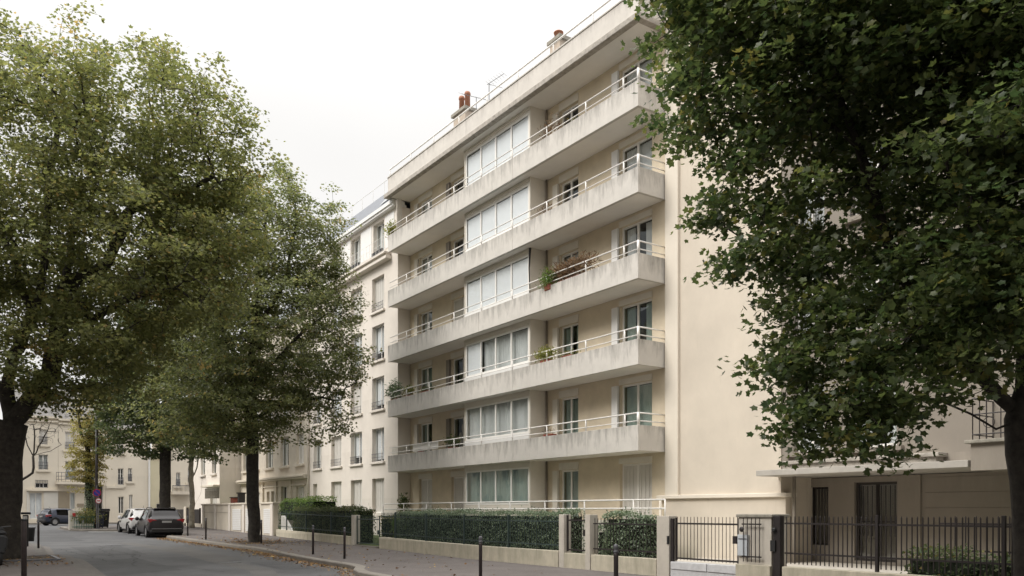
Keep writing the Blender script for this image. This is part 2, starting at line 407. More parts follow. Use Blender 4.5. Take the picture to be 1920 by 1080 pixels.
pl_ = strip(Yl, lambda Y: -14, lambda Y: kx(KL, Y) - .28, 0, 2); struct('pavement', pl_, 'pavement')
def kerb(K, side, name='kerb'):
    mb = MB(); pts = [(x, y) for y, x in K]
    Ps = [Vector((x, y, 0)) for x, y in pts]; out = []
    # resample
    rs = [Ps[0]]
    for a, b in zip(Ps, Ps[1:]):
        L = (b - a).length; k = max(1, int(L / 1.0))
        rs += [a + (b - a) * (i / k) for i in range(1, k + 1)]
    for i, p in enumerate(rs):
        t = (rs[min(i + 1, len(rs) - 1)] - rs[max(i - 1, 0)]).normalized(); nn = Vector((t.y, -t.x, 0)) * side
        z = zg(p.y); q = p + nn * .3
        out.append([(p.x, p.y, z - KH - .05), (p.x, p.y, z - .02), (p.x + nn.x * .02, p.y + nn.y * .02, z + .004), (q.x, q.y, z + .004)])
    for i in range(len(out) - 1):
        for k in range(3):
            mb.poly([out[i][k], out[i][k + 1], out[i + 1][k + 1], out[i + 1][k]])
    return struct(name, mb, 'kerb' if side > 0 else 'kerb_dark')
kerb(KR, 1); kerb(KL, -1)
def gut(K, side, w0=.32):
    mb = MB(); pts = [Vector((x, y, 0)) for y, x in K]; rs = [pts[0]]
    for a, b in zip(pts, pts[1:]):
        k = max(1, int((b - a).length)); rs += [a + (b - a) * (i / k) for i in range(1, k + 1)]
    for i, p in enumerate(rs):
        t = (rs[min(i + 1, len(rs) - 1)] - rs[max(i - 1, 0)]).normalized(); nn = Vector((t.y, -t.x, 0)) * side
        q = p - nn * w0; mb.v += [(p.x, p.y, zg(p.y) - KH + .006), (q.x, q.y, zg(q.y) - KH + .006)]
        if i: b = len(mb.v); mb.f.append((b - 4, b - 2, b - 1, b - 3))
    struct('gutter', mb, 'gutter')
gut(KR, 1); gut(KL, -1)
# far pavement, cross street side
g = MB(); g.box(-45, 60, 86.2, 88.2, .3, zg(88) + .0); struct('far_pavement', g, 'kerb')
# garden ground behind the fence
g = strip([2, 10, 14.6, 20, 24, 30, 36, 42, 48, 60, 70], lambda Y: 14.5, lambda Y: 20.8, .06, 2); struct('garden_ground', g, 'grass')
# patches on the road: worn lighter lane by the right kerb and an old trench repair
g = strip([20, 24, 28, 32, 36, 42], lambda Y: kx(KR, Y) - 2.3 - .02 * Y, lambda Y: kx(KR, Y) - 1.6 - .02 * Y, -KH + .004)
mat('asphalt_patch', (.108, .104, .10), .88, .16, .8, .5, 150); mat('asphalt_dark', (.072, .072, .074), .85, .2, .8, .5, 150)
struct('road_patch', g, 'asphalt_patch')
g = MB(); zz = lambda y: zg(y) - KH + .0045
g.poly([(3.5, 24, zz(24)), (5.6, 25.2, zz(25.2)), (5.4, 31, zz(31)), (3.6, 30, zz(30))]); struct('road_patch', g, 'asphalt_dark')
g = MB(); g.poly([(7.1, 56.2, zz(56.2)), (9.4, 55.6, zz(55.6)), (9.5, 56.0, zz(56)), (7.1, 56.6, zz(56.6))]); struct('road_marking', g, 'road_paint')
rr = random.Random(3)
for (x, y, a, b, m_) in ((5.2, 36, .9, 3.2, 'asphalt_dark'), (8.6, 25.5, .5, 1.6, 'asphalt_dark'), (7.9, 33, .45, 4.5, 'asphalt_patch'), (4.4, 47, 1.0, 2.5, 'asphalt_dark')):
    g = MB(); g.poly([(x + u * a + rr.uniform(-.08, .08), y + v * b + rr.uniform(-.1, .1), zz(y + v * b) + .0015) for u, v in ((-1, -1), (1, -1), (1, 1), (-1, 1))]); struct('road_patch', g, m_)
# tar-filled cracks
g = MB()
for k in range(5):
    x, y = rr.uniform(4, 8), rr.uniform(22, 34); px_ = None; dx = rr.uniform(-.15, .15)
    for i in range(26):
        nx, ny = x + dx + rr.uniform(-.12, .12), y + .32
        g.poly([(x - .013, y, zz(y) + .004), (x + .013, y, zz(y) + .004), (nx + .013, ny, zz(ny) + .004), (nx - .013, ny, zz(ny) + .004)]); x, y = nx, ny
tag(build('road_crack', g, 'tyre'), kind='structure')
# tree pits
def pit(cx, cy, rx, ry, name='tree_pit'):
    mb = MB(); pts = [(cx + rx * math.copysign(abs(math.cos(a)) ** .5, math.cos(a)), cy + ry * math.copysign(abs(math.sin(a)) ** .5, math.sin(a))) for a in [2 * math.pi * i / 28 for i in range(28)]]
    mb.poly([(x, y, zg(y) + .006) for x, y in pts]); struct(name, mb, 'soil')
pit(11.6, 37.5, 1.0, 1.7); pit(11.6, 56.8, .8, 1.2); pit(11.8, 5.3, .9, 1.0); pit(1.75, 30.4, 1.2, 1.25)

# ---------------------------------------------------------------- main apartment block
XB, XF = 19.85, 18.6      # window wall, balcony front
Y0, Y1 = 20.06, 38.6
FB = [3.57 + 2.81 * k for k in range(6)]
main = empty('apartment_building', (19.85, 28, 0), 'six storey pale concrete apartment block with long projecting balconies and a white glazed bay', 'apartment building')
F = Fac('X', XB)
wa, wb, wc, wd = (20.72, 22.36), (24.72, 25.88), (36.25, 37.62), (32.5, 34.35)
holes = []
for k in range(6):
    zf = 1.05 if k == 0 else FB[k - 1] + .16
    zt = FB[k] - .30
    holes += [(*wa, zf, zt, k), (*wb, zf, zt - .08, k), (*wc, zf, zt - .06, k), (*wd, zf, zt - .06, k)]
mb = MB(); F.wall(mb, 20.0, 26.75, 0, 17.7, [h for h in holes if h[0] < 26.7], .35); F.wall(mb, 31.8, 38.6, 0, 17.7, [h for h in holes if h[0] > 31], .35)
build('wall', mb, 'render_warm', main)
mb = MB(); F.box(mb, 15.4, 38.59, 1.2, 11, 0, 17.9); F.box(mb, 26.75, 26.95, .36, 1.19, 0, 17.9); F.box(mb, 31.6, 31.8, .36, 1.19, 0, 17.9)
F.box(mb, 38.4, 38.59, .36, 1.19, 0, 17.9); F.box(mb, 15.41, 15.6, .36, 1.19, 0, 17.9); F.box(mb, 19.8, 20.0, .36, 1.19, 0, 17.9)
build('rear_wall', mb, 'render_blank', main)
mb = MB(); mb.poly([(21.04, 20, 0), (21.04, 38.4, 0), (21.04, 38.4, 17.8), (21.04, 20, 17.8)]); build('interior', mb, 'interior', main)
mb = MB()
for k in range(1, 6): F.box(mb, 20.02, 38.38, .37, 1.18, FB[k - 1] - .08, FB[k - 1] + .14)
build('floor_slab', mb, 'interior', main)
# blank wall at the right end
mb = MB(); F.box(mb, 16.8, 19.42, -.0, .35, 2.12, 18.62); F.box(mb, 15.4, 16.8, -.035, .35, 2.12, 18.62); build('blank_wall', mb, 'render_blank', main)
mb = MB(); F.box(mb, 15.22, 20.0, -.06, .35, 0, 2.0); build('base_wall', mb, 'render_blank', main)
mb = MB(); F.box(mb, 15.12, 20.35, -.16, .34, 2.0, 2.12); build('string_course', mb, 'pilaster', main, bevel=.015)
mb = MB(); F.box(mb, 19.42, 20.0, -.10, .36, 2.12, 18.64); build('pilaster', mb, 'pilaster', main)
mb = MB(); mb.tube([(19.68, 20.14, .1), (19.68, 20.14, 2.0)], .05, 8); build('drainpipe', mb, 'pilaster', main, smooth=True)
fills_a = ['shutter', 'curtain', 'split', 'split', 'curtain', 'curtain']
fills_b = ['curtain', 'curtain', 'split', 'curtain', 'dark', 'dark']
fills_c = ['shutter', 'split', 'curtain', 'split', 'curtain', 'curtain']
for h in holes:
    k = h[4]
    nm = {wa[0]: fills_a, wb[0]: fills_b, wc[0]: fills_c, wd[0]: ['shutter', 'dark', 'dark', 'shutter', 'dark', 'dark']}[h[0]][k]
    c0 = (0, 1)
    F.window(main, h[0], h[1], h[2] + .03, h[3], 2, .13, .07, nm, cover=c0, gl='glass_green' if k < 3 else 'glass')
    # roller box above and the folded shutter leaves beside the opening
    mb = MB(); F.box(mb, h[0] - .02, h[1] + .02, -.03, .0 - .004, h[3], FB[k] - .10); build('lintel', mb, 'bay_panel', main)
    if nm != 'shutter':
        mb = MB(); n = 3
        for i in range(n): F.box(mb, h[1] + .01, h[1] + .33, -.03 - .028 * i - .022, -.03 - .028 * i, h[2] + .04, h[3] - .02)
        build('shutter', mb, 'white_panel' if h[0] == wa[0] else 'bay_panel' if h[0] != wd[0] else 'shutter_brown', main)
# glazed bay, one per storey
FBay = Fac('X', 19.05)
for k in range(6):
    zb = .4 if k == 0 else FB[k - 1] + .16
    sill = 1.86 if k == 0 else FB[k - 1] + 1.13
    top = FB[k] - .22
    mb = MB(); FBay.box(mb, 26.75, 26.85, 0, .80, zb, FB[k] + .02); FBay.box(mb, 31.7, 31.8, 0, .80, zb, FB[k] + .02)
    FBay.box(mb, 26.85, 31.7, .02, .14, zb, sill)
    bay = build('bay', mb, 'bay_panel', main)
    mb = MB(); FBay.box(mb, 26.86, 31.69, .0, .2, top, FB[k] + .01)
    if k: FBay.box(mb, 26.80, 31.74, -.03, .1, top + .08, top + .11)
    build('header', mb, 'bay_panel', bay)
    mb = MB(); FBay.box(mb, 26.80, 31.75, -.035, -.003, zb + .02, sill - .015) if k else None
    if k: build('sill_panel', mb, 'white_panel', bay)
    e = {0: 'curtain', 1: 'curtain', 2: 'mixed', 3: 'blind', 4: 'blind', 5: 'blind'}[k]
    f_ = FBay.window(bay, 26.86, 31.69, sill, top, 4, .01, .07, 'x', 'glass_green' if k == 0 else 'glass', 'window', mull=.04)
    L = (4.83 - .14) / 4
    if e == 'curtain':
        mb = MB(); FBay.curtain(mb, 26.95, 31.6, .2, sill, top - .05, .13, .04); build('curtain', mb, 'curtain', bay)
    if e == 'mixed':
        mb = MB(); FBay.curtain(mb, 26.95, 26.93 + 3 * L, .2, sill, top - .05, .13, .04); build('curtain', mb, 'curtain', bay)
    for i in range(4):
        if e == 'blind' or (e == 'mixed' and i == 3):
            a = 26.93 + L * i; d0 = (.02, .03, .0, .05)[i] * (1 if e == 'blind' else 0)
            mb = MB(); FBay.box(mb, a + .05, a + L - .05, .055, .063, sill + .07, top - .08 - d0); build('blind', mb, 'blind', bay)
mb = MB(); F.box(mb, 26.9, 31.6, .1, 1.1, 0, .35); build('bay_foot', mb, 'bay_panel', main)
mb = MB()
for k in range(6): z0_ = 1.05 if k == 0 else FB[k - 1] + .16; mb.tube([(19.79, 26.66, z0_), (19.79, 26.66, FB[k] + .02)], .035, 6)
build('drainpipe', mb, 'shutter_brown', main, smooth=True)
# balconies
def rails(parent, z0, y0, y1, end=True, posts=None, name='railing'):
    mb = MB(); x = XF + .06
    for dz in (.14, .40):
        pts = [(x, y1 - .06, z0 + dz), (x, y0 + .06, z0 + dz)]
        mb.tube(pts, .024 if dz > .2 else .018, 8)
        if end: mb.tube([(x, y0 + .06, z0 + dz), (XB - .01, y0 + .06, z0 + dz)], .026 if dz > .2 else .022, 8)
    for y in posts: mb.tube([(x, y, z0 - .02), (x, y, z0 + .40)], .028, 8)
    mb.tube([(x, y0 + .06, z0 - .02), (x, y0 + .06, z0 + .42)], .045, 8)
    return build(name, mb, 'rail_paint', parent, smooth=True)
for k in range(5):
    z = FB[k]; mb = MB()
    mb.box(XF + .03, XB - .002, Y0 + .03, Y1 + .02, z + .015, z + .16)
    mb.box(XF + .015, XF + .12, Y0 + .02, Y1 + .04, z + .03, z + .835)
    js = [Y0, 27.35 if k != 2 else 29.9, 33.2 if k < 2 else 38.65, 38.65]
    js = sorted(set(js))
    for a, b in zip(js, js[1:]): mb.box(XF, XF + .10, a + (.006 if a != Y0 else 0), b - .006, z, z + .84)
    mb.box(XF + .10, XB - .002, Y0, Y0 + .10, z, z + .838)
    bal = build('balcony', mb, 'concrete', main, bevel=.008)
    rails(bal, z + .84, Y0, Y1, True, [Y0 + .7 + k * .02] + [Y0 + 2.75 + 2.31 * i for i in range(7)])
mb = MB()
for k in range(6): mb.box(XF + .14, XB - .006, Y0 + .14, Y1 - .02, FB[k] + (.010 if k < 5 else -.004), FB[k] + (.013 if k < 5 else -.001))
build('soffit', mb, 'soffit', main)
# roof slab: stained drip band below, parapet above
z = FB[5]
mb = MB(); mb.box(XF - .10, XB + .3, Y0 - .10, Y1 + .35, z, z + .20); build('roof_cornice', mb, 'cornice_dirty', main, bevel=.02)
mb = MB(); mb.box(XF + .02, XF + .2, Y0 + .02, Y1 + .1, z + .2, z + .98); mb.box(XF + .2, XB + .3, Y0 + .02, Y0 + .2, z + .2, z + .98); mb.box(XF + .2, XB + .3, Y1 - .08, Y1 + .1, z + .2, z + .98)
mb.box(XF - .01, XF + .24, Y0 - .01, Y1 + .12, z + .98, z + 1.04)
build('parapet', mb, 'concrete_roof', main, bevel=.01)
mb = MB(); F.box(mb, 15.4, 38.6, .31, 11, 17.9, 18.0); build('roof', mb, 'zinc', main)
mb = MB(); x = XF + .1; zt = z + 1.42
mb.tube([(x, Y1 + .05, zt), (x, Y0 + .05, zt), (XB + 1, Y0 + .05, zt)], .034, 6)
for i in range(9): yy = Y0 + .1 + (Y1 - Y0 - .1) * i / 8; mb.tube([(x, yy, z + 1.0), (x, yy, zt)], .024, 6)
build('roof_railing', mb, 'rail_paint', main, smooth=True)
# ground floor terrace and its rail
mb = MB(); mb.box(XF + .15, XB - .065, 20.02, 38.5, 0, 1.05); mb.box(XF, XF + .14, 18.95, 38.5, 0, 1.28); build('terrace', mb, 'bay_panel', main)
mb = MB(); x = XF + .07
for zz_ in (1.68, 1.96): mb.tube([(x, 18.9, zz_), (x, 39.2, zz_)], .028, 8)
for y in [18.9, 20.35] + [22.9 + 2.35 * i for i in range(8)]: mb.tube([(x, y, 1.25), (x, y, 1.96)], .028, 8)
build('terrace_railing', mb, 'rail_paint', main, smooth=True)
# chimneys and aerials
def chimney(cx, cy, w_, l_, z1, pots, label):
    mb = MB(); mb.box(cx - w_ / 2, cx + w_ / 2, cy - l_ / 2, cy + l_ / 2, 18.0, z1 - .16); c = build('chimney', mb, 'chimney', main, bevel=.01)
    c['label'] = label
    mb = MB(); mb.box(cx - w_ / 2 - .1, cx + w_ / 2 + .1, cy - l_ / 2 - .1, cy + l_ / 2 + .1, z1 - .16, z1); build('chimney_cap', mb, 'cap_stone', c, bevel=.01)
    for y, h, r in pots:
        mb = MB(); mb.lathe([(r, 0), (r * .92, h * .8), (r * 1.12, h * .82), (r * 1.12, h * .92), (r * .9, h)], (cx, y, z1), 12); build('chimney_pot', mb, 'terracotta', c, smooth=True)
p = P(870, 210, 41.8); chimney(p.x, p.y, .55, 1.15, p.z, [(p.y + .22, .86, .14), (p.y - .34, .86, .14)], 'chimney with two tall terracotta pots')
p = P(1050, 76, 35.2); chimney(p.x, p.y, .55, .7, p.z, [(p.y + .1, .42, .19)], 'chimney with one short squat pot')
mb = MB(); p = P(917, 185, 38); a = P(917, 156, 38); mb.tube([(p.x, p.y, 18), a], .018, 6)
b = P(945, 138, 37.7); mb.tube([P(913, 159, 38), b], .012, 6); c = P(942, 165, 37.8); mb.tube([P(918, 158, 38), c], .01, 5)
for t in np.linspace(.1, 1, 7): m_ = P(913, 159, 38).lerp(b, t); mb.tube([m_ - Vector((.22, .1, 0)), m_ + Vector((.22, .1, 0))], .006, 4)
build('aerial', mb, 'iron_grey', main)
mb = MB(); p = P(893, 182, 39.3); mb.tube([(p.x, p.y, 18), p], .016, 6); mb.tube([P(866, 176, 40.5), P(911, 187, 38.7)], .011, 5)
for t in np.linspace(0, 1, 8): m_ = P(866, 176, 40.5).lerp(P(911, 187, 38.7), t); mb.tube([m_ - Vector((.2, 0, .0)), m_ + Vector((.2, 0, 0))], .006, 4)
build('aerial', mb, 'iron_grey', main)
# partition screen at the left end of the top balcony, cable on the third bay, white board on the first balcony
mb = MB(); mb.box(18.85, 19.12, 38.1, 38.16, 15.0, 17.45); build('partition', mb, 'garden_pier', main)
mb = MB(); mb.tube([(19.02, 26.72, 11.98), (18.99, 26.74, 11.2), (19.02, 26.72, 9.9)], [.05, .03, .015], 6); build('cable', mb, 'iron_black', main)
mb = MB(); mb.box(XF + .10, XF + .12, 33.6, 36.1, FB[0] + .9, FB[0] + 1.22); build('screen_board', mb, 'white_paint', main)
mb = MB(); mb.poly([(XF + .11, 36.1, FB[0] + .9), (XF + .11, 38.4, FB[0] + .9), (XF + .11, 38.4, FB[0] + 1.22), (XF + .11, 36.1, FB[0] + 1.22)]); build('screen_board', mb, 'glass', main)

# ---------------------------------------------------------------- neighbour on the left
nb = empty('apartment_building', (19.15, 45, 0), 'cream rendered block with slate roof beyond the balcony block', 'apartment building')
N1 = Fac('X', 19.15); YA, YB = 38.62, 51.3
H = []
cols = [(40.25, 41.75), (43.1, 44.65), (46.0, 47.6)]
zs = [(4.25, 6.05), (7.05, 8.8), (9.7, 11.6), (12.35, 14.2)]
for ci, (a, b) in enumerate(cols):
    H.append((a, b, 1.5, 3.35, 'shutter'))
    for zi, (c, d) in enumerate(zs):
        H.append((a, b, c, d, 'shutter' if (ci, zi) in ((0, 3), (1, 3), (1, 1), (2, 0), (2, 2)) else 'blind'))
H.append((49.9, 50.6, 1.5, 3.3, 'shutter')); H += [(49.2, 50.5, c, d, 'curtain') for c, d in zs]
H.append((40.25, 41.6, 15.25, 17.1, 'curtain')); H.append((43.3, 44.6, 15.25, 17.1, 'curtain')); H.append((46.2, 47.6, 15.25, 17.1, 'curtain'))
mb = MB(); N1.wall(mb, YA, YB, 0, 17.3, H, .35); build('wall', mb, 'cream_wall', nb)
mb = MB(); N1.box(mb, YA, YB, 1.3, 11, 0, 17.3); N1.box(mb, YA + .001, YA + .2, .003, 1.29, 0, 17.29); N1.box(mb, YB - .2, YB - .001, .003, 1.29, 0, 17.29); build('rear_wall', mb, 'cream_wall', nb)
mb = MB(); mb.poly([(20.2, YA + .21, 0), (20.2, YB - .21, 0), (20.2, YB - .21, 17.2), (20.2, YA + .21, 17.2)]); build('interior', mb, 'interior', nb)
for i, (a, b, c, d, f_) in enumerate(H):
    wn = N1.window(nb, a, b, c, d, 2, .2, .055, f_, drop=.72 + .28 * ((i * 37) % 10) / 10)
    if c > 4 and c < 15:
        mb = MB(); N1.box(mb, a - .12, b + .12, -.12, .02, c - .12, c - .003); build('sill', mb, 'cream_wall', wn, bevel=.01)
        N1.guard(wn, a + .01, b - .01, c, .42, -.05, n=9)
    if c > 15:
        mb = MB(); N1.box(mb, a + .05, b - .05, -.12, -.02, c + .02, c + .3); build('flower_box', mb, 'plastic_black', wn)
for a, b in ((YA + .4, 40.1), (41.8, 43.2), (44.7, 46.1), (47.7, 49.0)):
    mb = MB(); N1.box(mb, a, b, -.02, -.003, 15.45, 17.15); build('facade_panel', mb, 'white_panel', nb)
mb = MB(); N1.box(mb, YA + .7, YB, -.35, 0, 14.75, 14.9); N1.box(mb, YA + .8, YB, -.28, 0, 14.9, 15.02); N1.box(mb, YA + .75, YB, -.42, 0, 15.02, 15.12); build('cornice', mb, 'cream_wall', nb, bevel=.015)
mb = MB(); N1.guard(nb, YA + .9, YB, 15.12, .8, -.36, 'rail_paint', 30, 'balcony_railing', .01)
mb = MB(); N1.box(mb, YA + .02, YB, -.25, .5, 17.3, 17.42); N1.box(mb, YA + .02, YB, -.32, .4, 17.42, 17.6); build('eaves', mb, 'white_panel', nb)
mb = MB(); mb.prism_y([(18.9, 17.61), (20.7, 19.75), (21.2, 19.95), (30, 19.95), (30, 17.61)], YA + .03, YB); build('roof', mb, 'slate', nb)
mb = MB(); mb.box(19.25, 20.1, 38.9, 40.4, 18.0, 18.9)
for v in range(len(mb.v)):
    x, y, z = mb.v[v]
mb = MB(); mb.poly([(19.15, 39.2, 17.98), (20.35, 39.2, 19.42), (20.35, 40.8, 19.42), (19.15, 40.8, 17.98)]); build('skylight', mb, 'zinc', nb)
mb = MB()
for y in np.linspace(YA + .3, YB, 9): mb.tube([(20.75, y, 19.75), (20.75, y, 20.5)], .015, 5)
mb.tube([(20.75, YA + .3, 20.5), (20.75, YB, 20.5)], .015, 5); build('roof_railing', mb, 'rail_paint', nb)
mb = MB(); mb.tube([(19.05, 51.22, .3), (19.05, 51.22, 17)], .07, 8); build('drainpipe', mb, 'cream_wall', nb, smooth=True)

# older buildings further down the street
def block(label, name, X, a, b, top, wall, roofm, cols, rows, seed=0, ground=None, depth=10, mansard=True, sills=True, guards=True, bars=0, gfill=('shutter', 'dark')):
    rr = random.Random(seed); t = empty(name, (X, (a + b) / 2, 0), label, 'building'); fc = Fac('X', X); H = []
    for u0, u1 in cols:
        for z0, z1 in rows: H.append((u0, u1, z0, z1, rr.choice(['curtain', 'shutter', 'dark', 'split'])))
    for h in (ground or []): H.append((*h, rr.choice(gfill)))
    mb = MB(); fc.wall(mb, a, b, 0, top, H, .3); build('wall', mb, wall, t)
    mb = MB(); fc.box(mb, a, b, 1.2, depth, 0, top); fc.box(mb, a + .001, a + .2, .003, 1.19, 0, top - .01); fc.box(mb, b - .2, b - .001, .003, 1.19, 0, top - .01); build('rear_wall', mb, wall, t)
    mb = MB(); fc.box(mb, a + .21, b - .21, 1.15, 1.19, 0, top - .05); build('interior', mb, 'interior', t)
    for u0, u1, z0, z1, f_ in H:
        wn = fc.window(t, u0, u1, z0, z1, 2, .18, .055, f_, bars=bars)
        if (z0, z1) in rows and sills:
            mb = MB(); fc.box(mb, u0 - .15, u1 + .15, -.16, .02, z0 - .16, z0 - .003); build('sill', mb, wall, wn, bevel=.01)
            if guards: fc.guard(wn, u0, u1, z0, .45, -.04, n=8)
    if mansard:
        mb = MB(); mb.prism_y([(X - .3, top + .16), (X + 1.6, top + 2.4), (X + 5, top + 3.2), (X + depth, top + 3.2), (X + depth, top + .16)], a, b); build('roof', mb, roofm, t)
    mb = MB(); fc.box(mb, a, b, -.3, .4, top, top + .15); build('cornice', mb, wall, t, bevel=.02)
    return t, fc
rows = [(4.7, 6.7), (7.9, 9.9), (11.1, 13.0)]
t, fc = block('weathered old cream building with a heavy stained ledge over its ground floor', 'old_building', 19.2, 51.35, 66.5, 14.4, 'cream_old', 'slate',
              [(52.4, 53.8), (55.3, 57.0), (58.6, 60.2), (61.8, 63.4), (64.6, 65.8)], rows, 3,
              ground=[(52.3, 53.9, 1.5, 3.2), (55.6, 56.9, 1.9, 3.3), (58.2, 59.0, 1.9, 3.0), (59.3, 60.0, 1.9, 3.0), (61.5, 62.6, 1.9, 3.0)], guards=False)
mb = MB(); fc.box(mb, 51.4, 66.4, -.45, 0, 3.82, 3.97); fc.box(mb, 51.4, 66.4, -.36, 0, 3.70, 3.82); fc.box(mb, 52.0, 60.8, -.1, 0, 3.28, 3.36); build('ledge', mb, 'cream_old', t, bevel=.02)
for y in (54.6, 57.6, 60.6, 63.7):
    mb = MB(); fc.box(mb, y, y + .28, -.12, -.003, .2, 3.69); build('pilaster', mb, 'cream_old', t)
t, fc = block('pale corner house with a small cornice above the garage wall', 'corner_house', 17.6, 66.6, 76, 10.6, 'cream_wall', 'slate', [(67.6, 68.9), (71, 72.4)], [(4.6, 6.6), (7.6, 9.4)], 5, ground=[(67.4, 69.4, 1.9, 3.2)], guards=False)
mb = MB(); fc.box(mb, 66.6, 70.5, -.5, 0, 3.5, 3.66); build('ledge', mb, 'cream_old', t, bevel=.02)

# ---------------------------------------------------------------- far end of the street (facades facing the camera)
def farx(px): return (lambda f: f * (SN + q_(px) * CS))(88 / (CS - q_(px) * SN))
def farz(py, px=100): return 1.6 - (py - 958) / 1557 * (88 / (CS - q_(px) * SN))
def fblock(name, label, px0, px1, ytop, wall, wins, Yp=88, roof=True, depth=9, flat=False, top=None):
    x0, x1 = farx(px0), farx(px1); top = top or farz(ytop)
    t = empty(name, ((x0 + x1) / 2, Yp, .4), label, 'building'); fc = Fac('Y', Yp); H = []
    for w_ in wins: H.append((farx(w_[0]), farx(w_[1]), farz(w_[3]), farz(w_[2]), *w_[4:]))
    mb = MB(); fc.wall(mb, x0, x1, 0, top, H, .3); build('wall', mb, wall, t)
    mb = MB(); fc.box(mb, x0, x1, 1.2, depth, 0, top); fc.box(mb, x0 + .001, x0 + .2, .003, 1.19, 0, top - .01); fc.box(mb, x1 - .2, x1 - .001, .003, 1.19, 0, top - .01); build('rear_wall', mb, wall, t)
    mb = MB(); fc.box(mb, x0 + .21, x1 - .21, 1.15, 1.19, 0, top - .05); build('interior', mb, 'interior', t)
    for h in H:
        wn = fc.window(t, h[0], h[1], h[2], h[3], h[5] if len(h) > 5 else 2, .16, .06, h[4], bars=h[6] if len(h) > 6 else 0)
        if h[4] != 'panel' and h[2] > 3:
            mb = MB(); fc.box(mb, h[0] - .2, h[1] + .2, -.16, .02, h[2] - .2, h[2] - .003); build('sill', mb, wall, wn)
            fc.guard(wn, h[0], h[1], h[2], .7, -.05, n=8, r=.02)
    mb = MB(); fc.box(mb, x0, x1, -.3, .3, top, top + .18); fc.box(mb, x0, x1, -.18, .3, top - .35, top - .2); build('cornice', mb, wall, t)
    if roof:
        b = len(mb.v); mb = MB(); mb.v = []
        pr = [(Yp - .25, top + .19), (Yp + 2.2, top + 3.2), (Yp + depth, top + 3.6), (Yp + depth, top + .19)]
        for X_ in (x0, x1): mb.v += [(X_, y, z) for y, z in pr]
        mb.f = [(0, 1, 2, 3), (7, 6, 5, 4)] + [(i, 4 + i, 4 + (i + 1) % 4, (i + 1) % 4) for i in range(4)]
        build('roof', mb, 'far_roof', t)
    return t, fc
t, fc = fblock('town_house', 'cream three storey house behind the blue car with a white shop front', 20, 109, 785, 'far_wall',
    [(73, 89, 806, 834, 'shutter'), (72, 90, 853, 881, 'curtain'), (66, 90, 906, 915, 'dark', 3), (55, 79, 924, 973, 'blind', 2), (14, 30, 806, 834, 'shutter')])
mb = MB(); fc.box(mb, farx(50), farx(109), -.25, 0, farz(921), farz(918)); build('ledge', mb, 'far_wall', t)
mb = MB(); fc.box(mb, farx(50), farx(109) - .0, -.06, 0, .4, farz(922)); hole = None
mb = MB(); fc.box(mb, farx(82), farx(108.5), -.07, -.003, .4, farz(922)); fc.box(mb, farx(50), farx(54), -.07, -.003, .4, farz(922)); build('shop_front', mb, 'shop_wall', t)
t, fc = fblock('town_house', 'cream corner house with a curved balcony behind the ivy-clad tree', 109.3, 198, 788, 'far_wall',
    [(122, 141, 808, 842, 'shutter'), (122, 142, 864, 898, 'curtain'), (160, 178, 864, 898, 'curtain'), (160, 178, 808, 842, 'curtain'), (131, 141, 923, 955, 'curtain', 1), (174, 193, 905, 970, 'dark')])
mb = MB(); cx = farx(150); rx = farx(196) - cx
pts = [(cx - rx * math.cos(a) * .98, 88 - 1.1 * math.sin(a) ** .6) for a in np.linspace(0.001, math.pi - .001, 15)]
mb.prism([(x, y) for x, y in pts][::1], farz(908), farz(903)); bl = build('balcony', mb, 'far_wall', t)
mb = MB(); z0 = farz(903)
for zz_ in (.2, .5, .85): mb.tube([(x, y + .08, z0 + zz_) for x, y in pts[1:-1]], .025, 5)
for x, y in pts[1:-1]: mb.tube([(x, y + .08, z0), (x, y + .08, z0 + .85)], .02, 5)
build('railing', mb, 'iron_grey', bl)
mb = MB(); fc.box(mb, farx(110), farx(130.4), -.05, -.003, .4, farz(921)); build('wall_panel', mb, 'brown_panel', t)
mb = MB(); fc.box(mb, farx(145), farx(157), -.08, -.003, farz(950), farz(944)); build('name_plate', mb, 'brown_panel', t)
t, fc = fblock('town_house', 'plain cream house with narrow paned windows behind the white car', 198.3, 281, 800, 'far_wall',
    [(221, 231.5, 875, 907, 'dark', 2, 2), (240, 247.5, 874, 900, 'curtain'), (222, 232, 930, 963, 'dark', 2), (242, 248.5, 926, 963, 'curtain'), (221, 232, 815, 845, 'shutter')], roof=True)
mb = MB(); fc.box(mb, farx(199), farx(232), -.15, -.003, farz(914), farz(909)); build('ledge', mb, 'far_wall', t)
mb = MB(); mb.tube([(farx(279.5), 87.9, .4), (farx(279.5), 87.9, farz(800))], .1, 6); build('drainpipe', mb, 'white_panel', t)
t, fc = fblock('town_house', 'low yellowish house half hidden by the far tree trunk', 281.3, 318, 845, 'far_yellow', [(293, 303, 943, 955, 'dark', 1)], roof=False)
t, fc = fblock('town_house', 'white house with a projecting terrace ledge right of the far tree', 318.3, 430, 800, 'far_wall', [(330, 338, 880, 908, 'curtain'), (352, 362, 870, 900, 'curtain')], roof=True)
mb = MB(); fc.box(mb, farx(318.5), farx(356), -1.2, -.003, farz(925), farz(919)); build('terrace', mb, 'cream_old', t)
mb = MB()
for px in np.linspace(319, 355, 16): mb.tube([(farx(px), 86.9, farz(919)), (farx(px), 86.9, farz(907))], .025, 4)
mb.tube([(farx(319), 86.9, farz(907)), (farx(355), 86.9, farz(907))], .03, 5); build('railing', mb, 'iron_grey', t)

